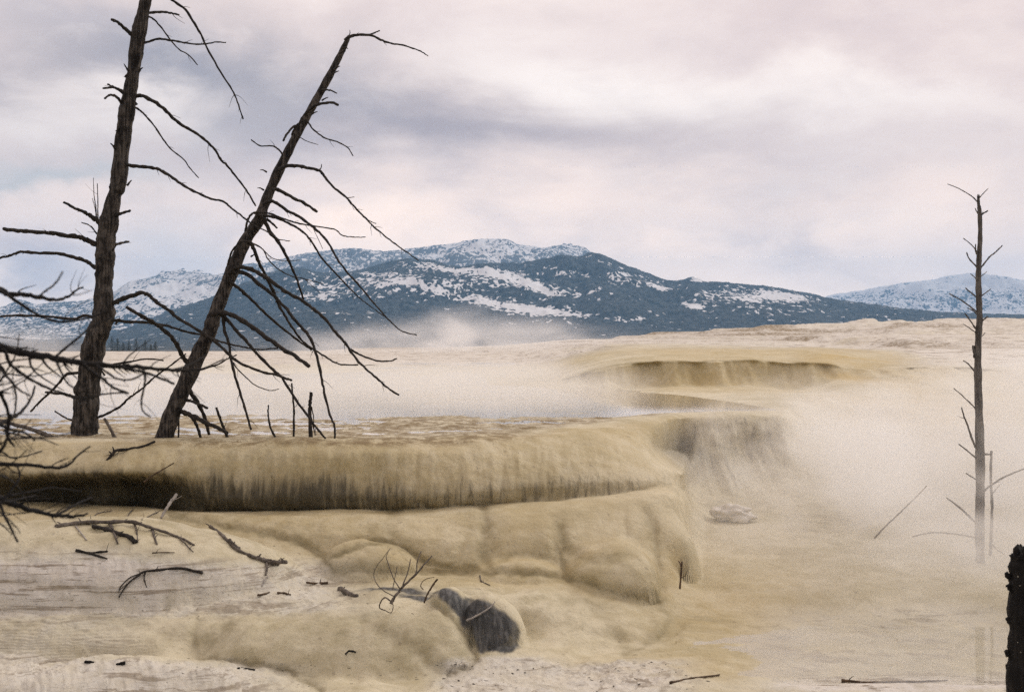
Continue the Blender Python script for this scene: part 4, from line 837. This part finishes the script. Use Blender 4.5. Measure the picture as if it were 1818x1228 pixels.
# ------------------------------------------------------------------ conifers beyond the pool
M_con, t, b = material('conifer_needles')
pos = t.new('ShaderNodeNewGeometry').outputs['Position']
t.l.new(t.mix(t.noise(pos, 1.2, 4), (0.012, 0.02, 0.014), (0.04, 0.055, 0.035)), b.inputs['Base Color']); b.inputs['Roughness'].default_value = 0.9
cl = ['leftmost dark conifer half behind the upright dead tree', 'second conifer from the upright dead tree, short and broad', 'third conifer from the upright dead tree, small', 'conifer fourth from the upright dead tree', 'tall pointed conifer in the middle of the row beyond the pool', 'conifer right of the tall pointed one in the far row', 'second last conifer at the right of the far row', 'rightmost small conifer of the far row']
for i, (px, ytop) in enumerate([(199,596),(209,600),(219,607),(229,605),(242,601),(258,603),(268,610),(276,606)]):
    D = 600+random.uniform(-25, 25); zb = float(np.interp(D, [170, 600, 2000], [-17, -12, -20])); x = (px-909)/F*D; zt = (HY-ytop)/F*D; H = zt-zb
    root = thing('conifer', cl[i], 'conifer', 'conifers beyond the hot pool', (x, D, ZC+zb))
    tb = Tubes(); tb.tube([(0, 0, -0.5), (0, 0, H*0.5), (0, 0, H*0.96)], [0.22, 0.13, 0.03], 7); tb.build('trunk', M_branch, root)
    v, f = [], []; 
    for k in range(1500):
        h = random.random()**0.75; z = H*(0.12+0.88*h); R = (1-h)**0.8*H*0.36*random.uniform(0.55, 1.1)+0.08; an = random.random()*6.283
        rr = R*math.sqrt(random.random()); c_ = Vector((math.cos(an)*rr, math.sin(an)*rr, z-rr*0.3)); s_ = 0.16+0.30*(1-h)
        out = Vector((math.cos(an), math.sin(an), -0.35)); sd = Vector((-math.sin(an), math.cos(an), random.uniform(-.4, .4)))
        n0 = len(v); v += [tuple(c_-sd*s_*0.4), tuple(c_+sd*s_*0.4), tuple(c_+out*s_*1.2)]; f.append((n0, n0+1, n0+2))
    link_mesh('crown', v, f, M_con, root, smooth=False)

# ------------------------------------------------------------------ crumbs, pebbles and a white rock
M_deb = wood('dark_crumbs', (0.03, 0.027, 0.025), (0.12, 0.10, 0.085))
v, f = [], []
for k in range(1500):
    z_ = random.random()
    if z_ < 0.42: px = random.uniform(770, 1290); py = 1172+random.random()**0.8*56; s_ = random.uniform(0.002, 0.006)*(1+1.6*random.random()**3)
    elif z_ < 0.75: px = random.uniform(0, 560); py = random.uniform(1172, 1226); s_ = random.uniform(0.0015, 0.005)
    elif z_ < 0.93: px = random.uniform(0, 640); py = random.gauss(1065, 16)-px*0.01; s_ = random.uniform(0.0015, 0.005)
    else: px = random.uniform(40, 1200); py = random.uniform(900, 1180); s_ = random.uniform(0.001, 0.003)
    if perlin(np.array([px/60.]), np.array([py/14.]), np.array([0.5]))[0] < -0.02: continue
    q = on(px, py); n0 = len(v); a0 = random.random()*6.28; e = random.uniform(1, 2.6)
    for j in range(5):
        an = a0+j*1.2566; v.append((q.x+math.cos(an)*s_*e, q.y+math.sin(an)*s_, q.z-0.001))
    v.append((q.x, q.y, q.z+s_*0.7)); f += [(n0+j, n0+(j+1) % 5, n0+5) for j in range(5)]
for k in range(260):
    px = random.uniform(-20, 900) if k % 3 else random.uniform(0, 450); py = random.choice((random.uniform(915, 1100), random.uniform(1040, 1085), random.uniform(1168, 1224)))
    q = on(px, py); L = random.uniform(0.006, 0.030); an = random.gauss(0, 0.5)+(math.pi if random.random() < .5 else 0); r0 = random.uniform(0.0008, 0.0020)
    d0 = Vector((math.cos(an), math.sin(an), random.uniform(-0.05, 0.25))); sd = Vector((-math.sin(an), math.cos(an), 0))*r0; up_ = Vector((0, 0, r0*1.6)); n0 = len(v)
    for e in (-1, 1):
        c_ = q+d0*L*e; v += [tuple(c_-sd), tuple(c_+up_), tuple(c_+sd)]
    f += [(n0, n0+3, n0+4, n0+1), (n0+1, n0+4, n0+5, n0+2)]
struct(link_mesh('crumbs', v, f, M_deb, smooth=False), 'stuff')
M_rock, t, b = material('white_sinter')
pos = t.new('ShaderNodeNewGeometry').outputs['Position']
t.l.new(t.mix(t.noise(pos, 12, 5), (0.5, 0.46, 0.4), (0.78, 0.74, 0.68)), b.inputs['Base Color']); b.inputs['Roughness'].default_value = 0.85
def rock(name, label, px, py, D, rx, ry, rz, mat, sub=4):
    import bmesh
    bm = bmesh.new(); bmesh.ops.create_icosphere(bm, subdivisions=sub, radius=1)
    c_ = P(px, py, D)
    for v_ in bm.verts:
        p = v_.co; k = 1+0.38*float(fbm(np.array([p.x*1.3+px]), np.array([p.y*1.3]), np.array([p.z*1.3]), 5, 0.6)[0])
        v_.co = Vector((p.x*rx*k+c_[0], p.y*ry*k+c_[1], p.z*rz*k+c_[2]))
    me = bpy.data.meshes.new(name); bm.to_mesh(me); bm.free(); me.materials.append(mat)
    me.polygons.foreach_set('use_smooth', [True]*len(me.polygons))
    o = bpy.data.objects.new(name, me); COL.objects.link(o); return tag(o, label, 'rock')
rock('rock', 'white crusted rock in the steam right of the tiered ledge', 1300, 912, 16.8, 0.26, 0.2, 0.12, M_rock)

# ------------------------------------------------------------------ steam and air
def box(name, x0, x1, y0, y1, z0, z1, mat):
    v = [(x, y, z) for z in (z0, z1) for y in (y0, y1) for x in (x0, x1)]
    f = [(0, 2, 3, 1), (4, 5, 7, 6), (0, 1, 5, 4), (2, 6, 7, 3), (0, 4, 6, 2), (1, 3, 7, 5)]
    return struct(link_mesh(name, v, f, mat, smooth=False), 'stuff')
def steam_mat(name, fn, color=(0.99, 0.965, 0.935), aniso=0.1, step=1.0):
    m = bpy.data.materials.new(name); m.use_nodes = True; t = NT(m.node_tree); t.n.clear()
    out = t.new('ShaderNodeOutputMaterial'); vs = t.new('ShaderNodeVolumeScatter')
    vs.inputs['Color'].default_value = (*color, 1); vs.inputs['Anisotropy'].default_value = aniso
    pos = t.new('ShaderNodeNewGeometry').outputs['Position']
    t.l.new(fn(t, pos), vs.inputs['Density']); t.l.new(vs.outputs[0], out.inputs['Volume'])
    m.cycles.volume_step_rate = step
    return m
def f_valley(t, pos):
    X, Y, Z = t.sep(pos)
    n = t.noise(t.map(pos, (0.45, 0.35, 0.7)), 1.0, 4, 0.6, 0.8); n2 = t.noise(t.map(pos, (1.6, 1.2, 2.0), (5, 2, 1)), 1.0, 3, 0.6)
    pxr = t.m('DIVIDE', X, Y)
    side = t.ss(t.m('ADD', X, t.m('MULTIPLY', t.m('SUBTRACT', n, 0.5), 3.0)), 1.4, 4.6)
    side = t.m('MAXIMUM', side, t.m('MULTIPLY', t.ss(X, 0.0, 1.8), 0.22))
    top = t.m('ADD', ZC-2.12, t.m('MULTIPLY', X, 0.20))
    top = t.m('ADD', top, t.m('MULTIPLY', t.m('SUBTRACT', n, 0.5), 1.2))
    up = t.ss(Z, t.m('ADD', top, -0.7), t.m('ADD', top, 0.7), 1.0, 0.0)
    front = t.ss(t.m('ADD', Y, t.m('MULTIPLY', t.m('SUBTRACT', X, 2.5), 0.3)), 12.0, 14.6)
    back = t.ss(Y, 25, 19)
    den = t.m('MULTIPLY', t.m('MULTIPLY', side, up), t.m('MULTIPLY', front, back))
    var = t.m('MULTIPLY', t.ss(n, 0.36, 0.64, 0.10, 1.75), t.ss(n2, 0.35, 0.65, 0.4, 1.5))
    return t.m('MULTIPLY', t.m('MULTIPLY', den, var), 0.44)
box('steam', -0.1, 11.5, 10.6, 25.5, ZC-3.3, ZC+1.4, steam_mat('valley_steam', f_valley, step=0.6))
def f_pool(t, pos):
    X, Y, Z = t.sep(pos)
    n = t.noise(t.map(pos, (0.10, 0.10, 0.5)), 1.0, 4, 0.6, 0.8)
    h = t.m('ADD', ZC-0.92, t.m('MULTIPLY', t.m('SUBTRACT', n, 0.5), 0.7))
    up = t.ss(Z, t.m('ADD', h, -0.22), t.m('ADD', h, 0.22), 1.0, 0.0)
    den = t.m('MULTIPLY', up, t.m('MULTIPLY', t.ss(Y, 17.0, 25.0), t.ss(Y, 52, 34)))
    den = t.m('MULTIPLY', den, t.ss(t.m('DIVIDE', X, Y), 0.13, 0.03))
    return t.m('MULTIPLY', t.m('MULTIPLY', den, t.ss(n, 0.3, 0.65, 0.4, 1.2)), 0.17)
box('steam', -32, 9, 16.5, 53, ZC-1.3, ZC-0.2, steam_mat('pool_steam', f_pool, (0.99, 0.965, 0.96), step=1.0))
def f_far(t, pos):
    X, Y, Z = t.sep(pos)
    n = t.noise(t.map(pos, (0.13, 0.05, 0.35)), 1.0, 5, 0.62, 1.0)
    rr = t.m('DIVIDE', X, Y)
    g = t.m('EXPONENT', t.m('MULTIPLY', t.m('POWER', t.m('ABSOLUTE', t.m('DIVIDE', t.m('ADD', rr, 0.045), 0.115)), 2.0), -1.0))
    g2 = t.m('MULTIPLY', t.ss(rr, -0.31, -0.38), 0.45)
    a = t.m('ADD', g, g2)
    h = t.m('ADD', ZC-1.1, t.m('ADD', t.m('MULTIPLY', a, 1.9), t.m('MULTIPLY', t.m('SUBTRACT', n, 0.5), 3.6)))
    up = t.ss(Z, t.m('ADD', h, -1.0), t.m('ADD', h, 1.4), 1.0, 0.0)
    den = t.m('MULTIPLY', t.m('MULTIPLY', up, a), t.m('MULTIPLY', t.ss(Y, 74, 82), t.ss(Y, 118, 104)))
    return t.m('MULTIPLY', t.m('MULTIPLY', den, t.ss(n, 0.38, 0.66, 0.1, 1.3)), 0.075)
box('steam', -46, 24, 73, 119, ZC-1.4, ZC+4.5, steam_mat('far_steam', f_far, (0.95, 0.96, 1.0), step=1.0))
hz = bpy.data.materials.new('air'); hz.use_nodes = True; t = NT(hz.node_tree); t.n.clear()
out = t.new('ShaderNodeOutputMaterial'); pv = t.new('ShaderNodeVolumePrincipled')
pv.inputs['Color'].default_value = (0.32, 0.62, 1.0, 1); pv.inputs['Density'].default_value = 6.8e-5; pv.inputs['Anisotropy'].default_value = 0.0
t.l.new(pv.outputs[0], out.inputs['Volume'])
box('haze', -R_-500, R_+500, -R_-500, R_+500, ZC-31, ZC+900, hz)
for o in bpy.data.objects:
    if o.name.startswith(('haze', 'steam')): o.visible_shadow = True
